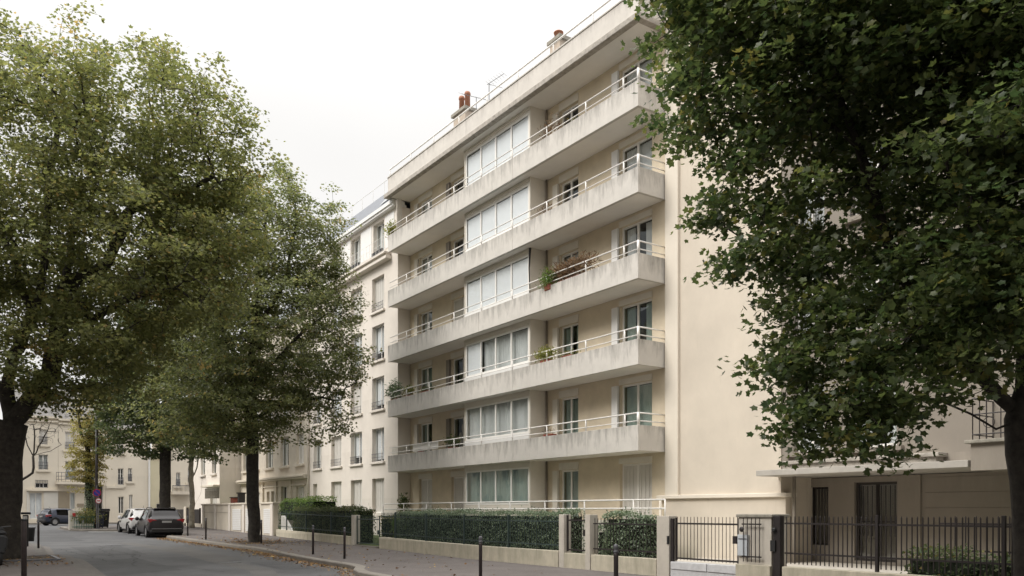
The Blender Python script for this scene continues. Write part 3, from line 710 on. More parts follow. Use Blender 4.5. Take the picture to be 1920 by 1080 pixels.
# ---------------------------------------------------------------- neighbour on the right
rb = empty('apartment_building', (19.85, 9, 0), 'shaded cream building with a flat concrete canopy behind the black railings', 'apartment building')
FR = Fac('X', 19.85); YC, YD = -6, 15.39
H = []
for c, d in ((3.25, 5.3), (6.35, 8.3), (9.35, 11.3), (12.35, 14.3)):
    H.append((14.0, 15.0, c, d, 'curtain')); H.append((11.9, 13.2, c, d, 'split')); H.append((7.3, 8.9, c, d, 'dark')); H.append((3, 4.5, c, d, 'curtain'))
mb = MB(); FR.wall(mb, YC, YD, 2.75, 16.5, H, .35); build('wall', mb, 'right_wall_shaded', rb)
mb = MB(); FR.box(mb, YC, YD, 1.9, 10, 0, 16.5); FR.box(mb, YD - .2, YD - .001, .003, 1.89, 2.76, 16.49); FR.box(mb, YC, YC + .2, .36, 1.89, 2.75, 16.5); build('rear_wall', mb, 'right_wall_shaded', rb)
mb = MB(); FR.box(mb, YC + .21, YD - .21, 1.8, 1.88, 2.8, 16.4); build('interior', mb, 'interior', rb)
for a, b, c, d, f_ in H:
    wn = FR.window(rb, a, b, c + .03, d, 2, .2, .06, f_)
    mb = MB(); FR.box(mb, a - .2, b + .2, -.16, .02, c - .12, c); build('sill', mb, 'right_wall_shaded', wn)
    if c > 4: FR.guard(wn, a, b, c + .03, .9, -.08, 'iron_black', 12)
GX = 21.2; FG = Fac('X', GX)
G2 = [(YX(1553, GX), YX(1520, GX), .6, 2.3), (YX(1682, GX), YX(1602, GX), .2, 2.4)]
mb = MB(); FG.wall(mb, YC, YD + .9, 0, 2.56, G2, .3); FG.box(mb, YC, YD + .9, .31, .5, 0, 2.56); build('ground_floor_wall', mb, 'right_wall_shaded', rb)
mb = MB()
for z in (.9, 1.3, 1.7, 2.1): FG.box(mb, 3, YX(1735, GX), -.012, -.002, z, z + .38)
build('banded_masonry', mb, 'right_wall_shaded', rb, bevel=.006)
wn = FG.window(rb, *G2[0], 1, .1, .05, 'dark', frame='dark_wood'); mb = MB()
for y in np.linspace(G2[0][0] + .05, G2[0][1] - .05, 6): mb.tube([(GX + .05, y, .6), (GX + .05, y, 2.3)], .014, 5)
build('bars', mb, 'iron_black', wn)
dr = FG.window(rb, *G2[1], 2, .1, .07, 'dark', frame='dark_wood', name='door', bars=1); mb = MB()
for y in np.linspace(G2[1][0] + .1, G2[1][1] - .1, 9): mb.tube([(GX + .07, y, .9), (GX + .07, y, 2.3)], .014, 5)
build('grille', mb, 'iron_black', dr)
mb = MB()
FG.box(mb, YX(1728, GX), YX(1728, GX) + .14, -.06, -.003, .1, 2.56)
build('pilaster', mb, 'right_wall_shaded', rb)
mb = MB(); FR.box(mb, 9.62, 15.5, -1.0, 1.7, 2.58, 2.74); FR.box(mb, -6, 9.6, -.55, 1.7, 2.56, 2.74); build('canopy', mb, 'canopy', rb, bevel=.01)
mb = MB(); FR.box(mb, 10.6, 15.2, -.42, 0, 2.90, 3.0); FR.box(mb, 10.7, 15.1, -.34, 0, 2.742, 2.90); build('ledge', mb, 'cornice_dirty', rb, bevel=.015)
mb = MB(); FR.box(mb, 6.2, 9.58, -.95, -.002, 2.5, 3.1); bb = build('balcony', mb, 'right_wall_shaded', rb); mb = MB(); FR.box(mb, 6.1, 9.68, -1.05, -.002, 3.1, 3.18); build('balcony_rim', mb, 'cap_stone', bb, bevel=.015)
mb = MB()
for z in (3.3, 3.75, 4.1): mb.tube([(18.92, 9.55, z), (18.92, 6.2, z)], .014, 5); mb.tube([(18.92, 9.55, z), (19.84, 9.55, z)], .014, 5)
for i in range(12): y = 9.55 - i * .3; mb.tube([(18.92, y, 3.18), (18.92, y, 4.1)], .012, 5)
for i in range(4): x = 18.92 + i * .3; mb.tube([(x, 9.55, 3.18), (x, 9.55, 4.1)], .012, 5)
for i in range(5): y = 9.2 - i * .6; mb.tube([(18.92, y + .12 * math.cos(a), 3.55 + .12 * math.sin(a)) for a in np.linspace(0, 6.28, 12)], .008, 4)
build('railing', mb, 'iron_black', bb)
mb = MB(); FR.box(mb, YC, YD, -.25, 10, 16.5, 16.7); build('roof', mb, 'zinc', rb)
mb = MB(); mb.tube([(19.95, 15.05, .05), (19.95, 15.05, 2.58)], .05, 8); build('drainpipe', mb, 'right_wall_shaded', rb, smooth=True)

# opposite side of the street (left of the viewpoint, outside the picture; added to shade the lower facades and show in the window panes)
def opposite(a, b, x, h, label, m):
    t = empty('apartment_building', (x, (a + b) / 2, 0), label, 'apartment building')
    mb = MB(); mb.box(x - 12, x, a, b, -.4, h); build('wall', mb, m, t)
    n = int((b - a) / 3.15)
    for k in range(int((h - 2) / 3)):
        for j in range(n):
            y = a + .9 + j * (b - a - .6) / n; mb = MB(); mb.box(x, x + .07, y, y + 1.4, 1.3 + 3 * k, 3.2 + 3 * k); build('window', mb, 'shutter' if (j * 7 + k * 3) % 5 < 2 else 'slate', t)
    mb = MB(); mb.box(x - .5, x + .35, a - .1, b + .1, h - .02, h + .3); build('cornice', mb, m, t)
    mb = MB(); mb.prism_y([(x - .2, h + .31), (x - 1.6, h + 2.6), (x - 10, h + 2.6), (x - 11.8, h + .31)], a, b); build('roof', mb, 'slate', t)
opposite(-34, 39, -8, 18.5, 'long cream block on the opposite pavement beside the viewpoint', 'cream_wall')
opposite(52, 110, -9, 17, 'cream block beyond the side street on the opposite pavement', 'cream_old')

for i, (x, y) in enumerate(((7.6, 27.5), (6.0, 40.0))):
    mb = MB(); mb.lathe([(.36, 0), (.36, .004)], (x, y, zg(y) - KH + .002), 28); t = build('manhole_cover', mb, 'iron_grey'); tag(t, ['round iron manhole cover in the near part of the road', 'round iron manhole cover in the far part of the road'][i], 'manhole cover')
# ---------------------------------------------------------------- leaves (many small faces through a volume)
def leaf_shape(kind):
    if kind == 'maple':
        pr = [(-90, .34), (-42, .62), (-10, .52), (30, .98), (60, .62), (90, 1.10), (120, .62), (150, .98), (190, .52), (222, .62)]
        v = [(0, 0, -.06)] + [(r * math.cos(R(a)), r * math.sin(R(a)), .10 * r * r * (1 if i % 2 else 0)) for i, (a, r) in enumerate(pr)]
        f = [(0, 1 + i, 1 + (i + 1) % 10) for i in range(10)]
    elif kind == 'maple_far':
        v = [(0, -.45, 0), (.92, .10, .12), (.46, .50, -.05), (0, 1.05, .1), (-.46, .50, -.05), (-.92, .10, .12)]
        f = [(0, 1, 2), (0, 2, 3), (0, 3, 4), (0, 4, 5)]
    elif kind == 'blade':
        v = [(-.08, 0, 0), (.08, 0, 0), (.20, .9, .12), (0, 2.0, -.15), (-.20, .9, .12)]; f = [(0, 1, 2), (0, 2, 3), (0, 3, 4)]
    elif kind == 'oval':
        v = [(0, -.6, 0), (.4, -.1, .08), (.28, .5, .05), (0, .8, 0), (-.28, .5, .05), (-.4, -.1, .08)]
        f = [(0, 1, 2), (0, 2, 3), (0, 3, 4), (0, 4, 5)]
    return np.array(v, float), np.array(f)
def leaves(name, pos, nrm, size, tint, kind, m, parent=None, roll=None, tipdir=None):
    v, f = leaf_shape(kind); n = len(pos); k = len(v)
    nrm = nrm / np.linalg.norm(nrm, axis=1, keepdims=True)
    if tipdir is None: tipdir = rng.normal(size=(n, 3))
    ty = tipdir - nrm * np.sum(tipdir * nrm, 1, keepdims=True); ty /= np.linalg.norm(ty, axis=1, keepdims=True) + 1e-9
    tx = np.cross(ty, nrm)
    off = np.array(rootloc(parent)) if parent else np.zeros(3)
    V = (pos[:, None, :] + size[:, None, None] * (v[None, :, 0:1] * tx[:, None] + v[None, :, 1:2] * ty[:, None] + v[None, :, 2:3] * nrm[:, None])) - off
    Fc = (f[None] + (np.arange(n) * k)[:, None, None]).reshape(-1)
    me = bpy.data.meshes.new(name); nf = n * len(f)
    me.vertices.add(n * k); me.vertices.foreach_set('co', V.astype(np.float32).ravel())
    me.loops.add(nf * 3); me.loops.foreach_set('vertex_index', Fc.astype(np.int32))
    me.polygons.add(nf); me.polygons.foreach_set('loop_start', np.arange(0, nf * 3, 3, dtype=np.int32))
    me.update(calc_edges=True)
    at = me.attributes.new('tint', 'FLOAT', 'FACE'); at.data.foreach_set('value', np.repeat(tint, len(f)).astype(np.float32))
    me.materials.append(M[m]); o = bpy.data.objects.new(name, me); sc.collection.objects.link(o)
    if parent: o.parent = parent
    return o
def clump(name, c, r, n, size, kind, m, parent, up=.4, jit=.8, hang=0):
    """small plant foliage: leaves spread through an ellipsoid, pointing out of its foot"""
    d = rng.normal(size=(n, 3)); d /= np.linalg.norm(d, axis=1, keepdims=True); rad = rng.random(n) ** .45
    p = np.array(c) + d * rad[:, None] * np.array(r) * (1 + .25 * rng.normal(size=(n, 1)))
    nr = d + jit * rng.normal(size=(n, 3)) + np.array([0, 0, up]); tip = d + np.array([0, 0, .5 - hang])
    return leaves(name, p, nr, size * (.7 + .6 * rng.random(n)), rng.random(n), kind, m, parent, tipdir=tip + .3 * rng.normal(size=(n, 3)))
def hedge(label, x0, x1, y0, y1, z0, z1, n=600, m='leaf_ivy', name='hedge', size=.04, rough=.07, cat='hedge', top_noise=.09):
    t = empty(name, ((x0 + x1) / 2, (y0 + y1) / 2, z0), label, cat)
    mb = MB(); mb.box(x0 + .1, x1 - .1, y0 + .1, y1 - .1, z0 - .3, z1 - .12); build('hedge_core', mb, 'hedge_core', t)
    A = [((y1 - y0) * (z1 - z0), 0), ((y1 - y0) * (x1 - x0), 1), ((x1 - x0) * (z1 - z0), 2), ((x1 - x0) * (z1 - z0), 3)]
    Ps, Ns = [], []
    for a, k in A:
        c = int(a * n); u, v = rng.random(c), rng.random(c); dp = np.abs(rng.normal(size=c)) * rough
        if k == 0: p = np.stack([x0 + dp - .03, y0 + (y1 - y0) * u, z0 + (z1 - z0) * v], 1); nn = np.array([-1, 0, .4])
        elif k == 1: p = np.stack([x0 + (x1 - x0) * u, y0 + (y1 - y0) * v, z1 - dp + .02], 1); nn = np.array([-.2, 0, 1])
        elif k == 2: p = np.stack([x0 + (x1 - x0) * u, y0 + dp, z0 + (z1 - z0) * v], 1); nn = np.array([0, -1, .4])
        else: p = np.stack([x0 + (x1 - x0) * u, y1 - dp, z0 + (z1 - z0) * v], 1); nn = np.array([0, 1, .4])
        Ps.append(p); Ns.append(nn + .55 * rng.normal(size=(c, 3)))
    p = np.concatenate(Ps); nr = np.concatenate(Ns)
    sh = int((y1 - y0) * 26); q = np.stack([x0 + (x1 - x0) * rng.random(sh), y0 + (y1 - y0) * rng.random(sh), z1 + np.abs(rng.normal(size=sh)) * .07], 1)
    p = np.concatenate([p, q, q - np.array([0, 0, .05])]); nr = np.concatenate([nr, rng.normal(size=(2 * sh, 3)) + np.array([0, 0, .5])])
    y = p[:, 1]; lump = np.sin(y * 3.1) * .5 + np.sin(y * 7.7 + p[:, 2] * 4) * .3 + np.sin(p[:, 2] * 9 + y * 2.3) * .4
    p[:, 2] += np.where(p[:, 2] > z1 - .2, top_noise * lump, 0); p[:, 0] -= .05 * lump
    tint = np.clip(.35 + .2 * lump + .3 * rng.normal(size=len(p)), 0, 1)
    leaves('foliage', p, nr, size * (.7 + .7 * rng.random(len(p))), tint, 'oval', m, t, tipdir=rng.normal(size=(len(p), 3)) + np.array([0, 0, -.8]))
    return t

# ---------------------------------------------------------------- fences, gates and walls along the pavement
FX = 14.4
def base(mb, y0, y1, h, x0=FX - .02, x1=FX + .22):
    n = max(1, int((y1 - y0) / 3.2))
    for i in range(n):
        a, b = y0 + (y1 - y0) * i / n, y0 + (y1 - y0) * (i + 1) / n; zb, zt = zg(a), zg(b)
        pts = [(a + .004, -.1), (b - .004, -.1), (b - .004, zt + h), (a + .004, zb + h)]; k = len(mb.v)
        for x in (x0, x1): mb.v += [(x, y, z) for y, z in pts]
        mb.f += [(k, k + 1, k + 2, k + 3), (k + 7, k + 6, k + 5, k + 4)] + [(k + i_, k + 4 + i_, k + 4 + (i_ + 1) % 4, k + (i_ + 1) % 4) for i_ in range(4)]
def railing_fence(label, y0, y1, h0, h1, m, pitch=.12, wall=.42, name='railing_fence', posts=(), group=None, rail_lo=.12, rail_hi=.16, r=.0095, wallm='stone_wall', x=FX + .08, bw=None):
    t = empty(name, (x, (y0 + y1) / 2, zg((y0 + y1) / 2)), label, 'fence', group)
    if wall:
        mb = MB(); base(mb, y0, y1, wall); build('base_wall', mb, wallm, t, bevel=.012)
    mb = MB(); n = max(2, int((y1 - y0) / pitch))
    for i in range(n):
        y = y0 + (y1 - y0) * (i + .5) / n; z = zg(y)
        mb.tube([(x, y, z + h0), (x, y, z + h1 - .03), (x, y, z + h1)], [r, r, .003], 5)
    build('bars', mb, m, t)
    mb = MB()
    for hh in (h0 + rail_lo, h1 - rail_hi):
        k = max(1, int((y1 - y0) / 2)); ys = np.linspace(y0, y1, k + 1)
        for a, b in zip(ys, ys[1:]):
            kk = len(mb.v)
            for yy in (a, b):
                z = zg(yy) + hh; mb.v += [(x - .008, yy, z - .018), (x + .008, yy, z - .018), (x + .008, yy, z + .018), (x - .008, yy, z + .018)]
            mb.f += [(kk, kk + 1, kk + 2, kk + 3), (kk + 4, kk + 5, kk + 6, kk + 7)] + [(kk + i_, kk + (i_ + 1) % 4, kk + 4 + (i_ + 1) % 4, kk + 4 + i_) for i_ in range(4)]
    build('rail', mb, m, t)
    for y in posts:
        mb = MB(); z = zg(y); mb.box(x - .03, x + .03, y - .03, y + .03, z + h0 - .05, z + h1 + .02); build('post', mb, m, t, bevel=.004)
    return t
def pier(label, y0, y1, h, m='garden_pier', x0=FX - .03, x1=FX + .25, cap=None, name='gate_pier', cat='pier', capm='cap_stone'):
    z = zg((y0 + y1) / 2); t = empty(name, ((x0 + x1) / 2, (y0 + y1) / 2, z), label, cat)
    mb = MB(); mb.box(x0, x1, y0, y1, z - .2, z + h); build('shaft', mb, m, t, bevel=.01)
    if cap: mb = MB(); mb.box(x0 - cap, x1 + cap, y0 - cap, y1 + cap, z + h, z + h + .07); build('cap', mb, capm, t, bevel=.015)
    return t
# main garden
railing_fence('dark green railing on a low stained wall in front of the longest ivy hedge', 18.82, 30.7, .5, 1.46, 'iron_green', .125, .46, r=.012, posts=(21.5, 24.2, 26.9, 29.4))
railing_fence('short dark railing on a low wall in front of the square ivy hedge', 14.86, 17.38, .46, 1.42, 'iron_black', .125, .42)
pier('slim concrete post left of the narrow garden gate', 18.55, 18.78, 1.50)
pier('slim concrete post right of the narrow garden gate', 17.40, 17.60, 1.50)
pier('pale end pier of the garden wall with a dark letter slot', 14.42, 14.84, 1.48)
mb = MB(); base(mb, 17.4, 18.78, .42); tag(build('garden_wall', mb, 'stone_wall', bevel=.01), 'low stained wall piece under the narrow garden gate', 'wall')
def gate(label, y0, y1, h0, h1, m, pitch=.11, lock=True):
    t = empty('garden_gate', (FX + .08, (y0 + y1) / 2, zg(y0)), label, 'gate'); z = zg(y0); x = FX + .08
    mb = MB(); mb.box(x - .02, x + .02, y0, y0 + .04, z + h0, z + h1 - .02); mb.box(x - .02, x + .02, y1 - .04, y1, z + h0, z + h1 - .02)
    mb.box(x - .015, x + .015, y0 + .04, y1 - .04, z + h0 + .03, z + h0 + .07); mb.box(x - .015, x + .015, y0 + .04, y1 - .04, z + h1 - .18, z + h1 - .14); build('frame', mb, m, t)
    mb = MB(); n = int((y1 - y0) / pitch)
    for i in range(n): y = y0 + (y1 - y0) * (i + .5) / n; mb.tube([(x, y, z + h0 + .01), (x, y, z + h1)], .008, 5)
    build('bars', mb, m, t)
    if lock: mb = MB(); mb.box(x - .04, x + .04, y0 + .05, y0 + .16, z + h0 + .45, z + h0 + .62); build('lock', mb, m, t)
    return t
gate('narrow dark gate between two slim concrete posts', 17.62, 18.53, .46, 1.50, 'iron_black')
gate('grey green garden gate between the two long hedges', 30.85, 33.1, .10, 1.32, 'iron_green', .13)
pier('pale pier beside the grey green garden gate', 33.15, 33.45, 1.30)
mb = MB(); mb.box(FX - .1, FX + .3, 30.8, 33.14, 0, zg(32) + .05); struct('gate_step', mb, 'kerb')
railing_fence('dark green railing on a low wall in front of the far dense hedge', 33.5, 43.4, .42, 1.38, 'iron_green', .14, .36, posts=(36, 39.2, 42))
hedge('long clipped ivy hedge under the glazed bay', 14.62, 15.5, 18.9, 29.6, .35, 1.56, 700, size=.035)
hedge('square clipped ivy hedge beside the blank wall', 14.62, 15.3, 15.55, 17.15, .35, 1.50, 800)
hedge('low loose shrub left of the long ivy hedge', 14.75, 15.8, 27.5, 30.4, .1, 1.3, 420, 'leaf_fresh', 'shrub', .045, .15, 'shrub', .12)
hedge('dark dense hedge along the far railing', 14.65, 15.6, 33.6, 41.6, .3, 1.72, 520, 'leaf_deep', size=.042)
hedge('bright green bush above the outdoor steps', 15.4, 16.8, 40.8, 46.0, .3, 2.2, 330, 'leaf_fresh', 'bush', .055, .18, 'bush', .2)
hedge('garden shrub behind the green garden gate', 16.2, 17.4, 29.8, 34.6, .1, 1.35, 380, 'leaf_green', 'shrub', .05, .2, 'shrub', .18)
hedge('ivy patch behind the narrow garden gate', 15.6, 16.0, 17.3, 18.7, .3, 1.1, 600)
# steps with a white stringer seen behind the far railing
t = empty('garden_steps', (15, 43, .2), 'outdoor steps with a white slanting side wall', 'steps')
mb = MB()
for i in range(5): mb.box(14.9, 16.4, 42.3 + .3 * i, 42.6 + .3 * i, 0, .42 + .17 * i)
build('steps', mb, 'garden_pier', t)
mb = MB(); k = 0
for x in (14.75, 14.88): mb.v += [(x, 41.8, .2), (x, 43.7, .2), (x, 43.7, 1.35), (x, 43.4, 1.35), (x, 41.8, .45)]
mb.f = [(0, 1, 2, 3, 4), (9, 8, 7, 6, 5)] + [(i, 5 + i, 5 + (i + 1) % 5, (i + 1) % 5) for i in range(5)]
build('side_wall', mb, 'white_paint', t)
# wall with white panels
t = empty('boundary_wall', (14.5, 51, .3), 'cream boundary wall with flat coping and white louvred doors', 'wall')
mb = MB(); mb.box(FX, FX + .25, 43.8, 58.9, -.1, 1.98); build('wall', mb, 'cream_old', t)
mb = MB(); mb.box(FX - .08, FX + .33, 46.6, 58.95, 1.98, 2.08); mb.box(FX - .08, FX + .33, 43.75, 46.0, 1.98, 2.08); build('coping', mb, 'cream_old', t, bevel=.02)
for y in (43.85, 46.45, 49.0, 51.9, 55.2, 58.3):
    mb = MB(); mb.box(FX - .06, FX - .003, y, y + .42, 0, 1.97); build('pilaster', mb, 'cream_wall', t)
for a, b in ((44.35, 45.45), (47.3, 48.8), (49.75, 51.5)):
    mb = MB(); z0, z1 = zg(a) + .1, 1.72
    n = int((z1 - z0) / .1)
    for i in range(n): mb.box(FX - .035, FX - .004, a, b, z0 + i * (z1 - z0) / n + .006, z0 + (i + 1) * (z1 - z0) / n - .006)
    build('louvred_door', mb, 'white_panel', t)
mb = MB(); mb.box(FX - .03, FX - .004, 52.5, 58.2, 1.5, 1.515); build('groove', mb, 'cap_stone', t)
def dgate(label, y0, y1, z1):
    t = empty('sheet_gate', (FX, (y0 + y1) / 2, .4), label, 'gate')
    mb = MB(); mb.box(FX, FX + .05, y0, y1, zg(y0) + .25, z1); build('panel', mb, 'iron_black', t)
    for a, b in ((y0 - .06, y0 - .002), (y1 + .002, y1 + .06)): mb = MB(); mb.box(FX - .03, FX + .08, a, b, zg(y0), z1 + .08); build('post', mb, 'iron_black', t)
dgate('dark sheet metal gate left of the cream boundary wall', 59.6, 63.2, 1.72); dgate('dark sheet metal gate right behind the grey car', 64.2, 68.8, 1.72)
mb = MB(); mb.box(FX - .05, FX + .3, 58.98, 63.9, 0, zg(60) + .24); mb.box(FX - .05, FX + .25, 63.35, 64.1, 0, 1.9); mb.box(FX - .05, FX + .25, 68.95, 69.4, 0, 1.9); tag(build('boundary_wall', mb, 'cream_old', bevel=.015), 'low cream wall and piers carrying the dark sheet gates', 'wall')
railing_fence('grey spindle balustrade above the dark sheet gate', 59.1, 63.0, 2.0, 2.75, 'cap_stone', .2, 0, 'balustrade', r=.03, x=15.6)
mb = MB(); mb.box(15.5, 19, 59.0, 63.1, 0, 1.98); tag(build('raised_terrace', mb, 'cream_old'), 'raised cream terrace behind the dark sheet gate', 'terrace')
for i, (y, h, w_, lb) in enumerate(((53.9, .45, .6, 'wide brown planter box on the terrace wall'), (52.5, .75, .3, 'tall dark brown pot on the terrace wall'))):
    t = empty('planter', (15.2, y, 2.08), lb, 'planter'); mb = MB(); mb.box(15.0, 15.4, y - w_ / 2, y + w_ / 2, 1.9, 2.08 + h * .8); build('pot', mb, 'pot_red' if i == 0 else 'dark_wood', t, bevel=.02)
    mb = MB(); mb.box(14.95, 15.45, y - w_ / 2 - .05, y + w_ / 2 + .05, 2.08 + h * .8, 2.08 + h * .9); build('rim', mb, 'dark_wood', t)
# right hand part
mb = MB(); mb.box(FX - .02, FX + .25, 12.34, 14.38, -.1, .20); o = build('gate_plinth', mb, 'marble', bevel=.01); tag(o, 'pale veined marble plinth under the wide picket gate', 'plinth')
for a, b in ((12.36, 13.2), (13.22, 14.36)): mb = MB(); mb.box(FX - .04, FX + .2, a, b, .205, .385); build('slab', mb, 'marble', o, bevel=.01)
gate('wide picket gate between the garden pier and the capped pillar', 12.36, 14.30, .42, 1.46, 'iron_black', .105, True)
t = pier('wide rendered pillar with a dark stone cap and a grey letter box', 11.42, 12.30, 1.46, 'garden_pier', FX - .02, FX + .5, .04)
mb = MB(); mb.box(FX - .07, FX - .021, 12.0, 12.29, .62, 1.08); build('letter_box', mb, 'mailbox', t, bevel=.008)
mb = MB(); mb.box(FX - .075, FX - .071, 12.03, 12.26, .98, 1.0); build('letter_slot', mb, 'ink', t)
mb = MB(); mb.box(FX - .1, FX - .02, 11.4, 12.32, -.1, .44); build('plinth', mb, 'stone_wall', t, bevel=.01)
mb = MB()
for y in np.linspace(11.66, 12.1, 5): mb.tube([(FX - .10, y, .5), (FX - .10, y, 1.45)], .01, 5)
mb.box(FX - .11, FX - .09, 11.62, 12.14, 1.30, 1.33); mb.box(FX - .11, FX - .09, 11.62, 12.14, .60, .63); build('guard_bars', mb, 'iron_black', t)
mb = MB(); mb.lathe([(.001, 0), (.05, .0), (.06, .02), (.04, .05)], (FX - .15, 12.12, 1.2), 12, 'x'); build('door_knob', mb, 'iron_black', t, smooth=True)
t = empty('gate_post', (FX, 11.3, 0), 'thick black square post beside the capped pillar', 'post')
mb = MB(); mb.box(FX - .02, FX + .12, 11.2, 11.38, -.05, 1.5); build('shaft', mb, 'iron_black', t, bevel=.01)
mb = MB(); mb.box(FX - .06, FX - .02, 11.3, 11.42, .75, .98); build('lock', mb, 'plastic_black', t)
mb = MB(); mb.lathe([(.03, 0), (.05, .02), (.05, .06), (.02, .08)], (FX - .09, 11.33, 1.2), 10, 'x'); build('knob', mb, 'plastic_black', t)
t = empty('gate_post', (FX, 14.34, 0), 'thin black post with an intercom at the right of the garden pier', 'post')
mb = MB(); mb.box(FX, FX + .06, 14.31, 14.40, .35, 1.42); build('shaft', mb, 'iron_black', t, bevel=.005)
mb = MB(); mb.box(FX - .05, FX - .001, 14.42, 14.48, .8, 1.0); build('intercom', mb, 'plastic_black', t, bevel=.01)
railing_fence('long dark railing on a low wall before the shaded canopy building', 3.6, 11.16, .50, 1.50, 'iron_black', .10, .44, r=.013, posts=(9.07, 6.8, 4.6), rail_lo=.22)
railing_fence('inner dark railing with scrollwork close to the shaded wall', 5.0, YX(1762, 16.9), .5, 1.5, 'iron_black', .2, 0, 'iron_railing', x=16.9, r=.014, rail_lo=.3)
hedge('low dark shrubs behind the right hand railing', 15.2, 16.6, 4.5, 9.0, 0, .78, 420, 'leaf_deep', 'shrub', .05, .2, 'shrub', .1)
mb = MB(); mb.box(14.7, 21.1, 9.3, 18.4, 0, .12); struct('forecourt', mb, 'garden_pier')

# ---------------------------------------------------------------- bollards, posts
def bollard():
    t = empty('bollard', (0, 0, 0), 'x', 'bollard', 'dark steel bollards along the pavement')
    mb = MB(); mb.lathe([(.040, -.1), (.040, .86), (.038, .9)], seg=16); build('post', mb, 'bollard_paint', t, smooth=True, local=True)
    mb = MB(); mb.lathe([(.043, .9), (.043, .93), (.030, .935), (.030, .95), (.040, .975), (.043, 1.0), (.036, 1.03), (.015, 1.045)], seg=16); build('cap', mb, 'iron_grey', t, smooth=True, local=True)
    return t
b0 = bollard(); bl = [(YX2, x, lb) for YX2, x, lb in []]
spots = [((901, 18.4), 'bollard in front of the long hedge, nearest but one to the camera'), ((1155, 13.9), 'bollard standing nearest to the camera before the low garden wall'),
         ((646, 27.4), 'bollard by the bend of the kerb before the green garden gate'), ((587, 29.5), 'bollard just left of the one at the kerb bend'),
         ((490, 36.5), 'bollard right beside the second tree trunk'), ((386, 39.8), 'bollard at the kerb between the grey car and the second tree'), ((352, 43.6), 'bollard next to the rear of the grey car'),
         ((72, 31.8), 'bollard beyond the tree pit on the left pavement')]
for i, ((px, f), lb) in enumerate(spots):
    p = P(px, 958, f); o = b0 if i == 0 else copy_tree(b0); o.location = (p.x, p.y, zg(p.y)); o['label'] = lb
p = P(45, 958, 17.8); t = empty('street_post', (p.x, p.y, 0), 'tall thick dark post in front of the left tree trunk', 'post')
mb = MB(); mb.lathe([(.055, -.1), (.055, 1.36), (.05, 1.40)], (p.x, p.y, 0), 16); build('shaft', mb, 'bollard_paint', t, smooth=True)
mb = MB(); mb.lathe([(.06, .0), (.06, .03), (.05, .05)], (p.x, p.y, 1.385), 16); build('cap', mb, 'plastic_black', t, smooth=True)
p = P(48, 958, 33); t = empty('parking_meter', (p.x, p.y, zg(p.y)), 'dark parking meter with a flat hood behind the left tree', 'parking meter'); z = zg(p.y)
mb = MB(); mb.box(p.x - .1, p.x + .1, p.y - .08, p.y + .08, z - .1, z + 1.25); build('body', mb, 'plastic_black', t, bevel=.02)
mb = MB(); mb.box(p.x - .17, p.x + .17, p.y - .13, p.y + .13, z + 1.27, z + 1.36); build('hood', mb, 'plastic_black', t, bevel=.02)
mb = MB(); mb.box(p.x - .09, p.x + .05, p.y - .1, p.y - .081, z + 1.0, z + 1.2); build('screen', mb, 'sign_white', t)
p = P(54, 958, 36); t = empty('litter_bin', (p.x, p.y, zg(p.y)), 'small dark litter bin behind the parking meter', 'bin'); z = zg(p.y)
mb = MB(); mb.lathe([(.2, .05), (.24, .6), (.25, .62)], (p.x, p.y, z), 14); build('basket', mb, 'plastic_black', t, smooth=True)
mb = MB(); mb.lathe([(.27, .62), (.27, .66)], (p.x, p.y, z), 14); build('rim', mb, 'iron_grey', t)
# tree grate edge on the left pavement
mb = MB()
for a, b, c, d in ((.6, 2.9, 29.1, 29.2), (.6, 2.9, 31.6, 31.7), (2.82, 2.92, 29.2, 31.6)): mb.box(a, b, c, d, zg(30) - .05, zg(31) + .03)
tag(build('tree_grate', mb, 'iron_grey', bevel=.005), 'dark metal edging around the soil of the left tree', 'tree grate')

# ---------------------------------------------------------------- traffic island corner: signs, bins, planter
def at(px, f): p = P(px, 958, f); return p.x, p.y, zg(p.y)
x, y, z = at(181, 53.5)
t = empty('street_lamp', (x, y, z), 'tall dark street lamp post rising through the yellow tree', 'street lamp')
mb = MB(); mb.lathe([(.16, 0), (.16, .3), (.11, .4), (.09, 3), (.07, 7.5)], (x, y, z), 12); build('post', mb, 'iron_black', t, smooth=True)
mb = MB(); mb.tube([(x, y, z + 7.4), (x + .2, y, z + 7.9), (x + .9, y, z + 8.1)], .04, 6); build('arm', mb, 'iron_black', t); mb = MB(); mb.lathe([(.1, -.1), (.2, -.06), (.18, .04), (.06, .1)], (x + 1.0, y, z + 8.1), 12); build('lamp_head', mb, 'iron_grey', t, smooth=True)
x, y, z = at(181.5, 52.6)
t = empty('traffic_sign', (x, y, z), 'round blue no parking sign with red rim on a thin pole', 'sign')
mb = MB(); mb.tube([(x, y, z), (x, y, z + 2.75)], .03, 8); build('pole', mb, 'iron_grey', t)
zc = 1.6 + (958 - 924) / 1557 * 52.6
def disc(r, d, zc=zc, m='sign_blue', nm='plate'):
    mb = MB(); mb.lathe([(r, 0), (r, .012)], (x, y - .06 - d, zc), 28, 'y'); return build(nm, mb, m, t)
disc(.24, 0, m='sign_red', nm='rim'); disc(.195, .01)
mb = MB(); a = R(45); pts = [(-.19, -.02), (.19, -.02), (.19, .02), (-.19, .02)]
mb.v = [(x + u * math.cos(a) + v * math.sin(a), y - .075, zc - u * math.sin(a) + v * math.cos(a)) for u, v in pts]; mb.f = [(0, 1, 2, 3)]; build('slash', mb, 'sign_red', t)
x, y, z = at(184.5, 52.0)
t = empty('traffic_sign', (x, y, z), 'round white sign with a red rim below the blue sign', 'sign')
mb = MB(); mb.tube([(x, y, z), (x, y, z + 2.1)], .03, 8); build('pole', mb, 'iron_grey', t)
zc = 1.6 + (958 - 939) / 1557 * 52
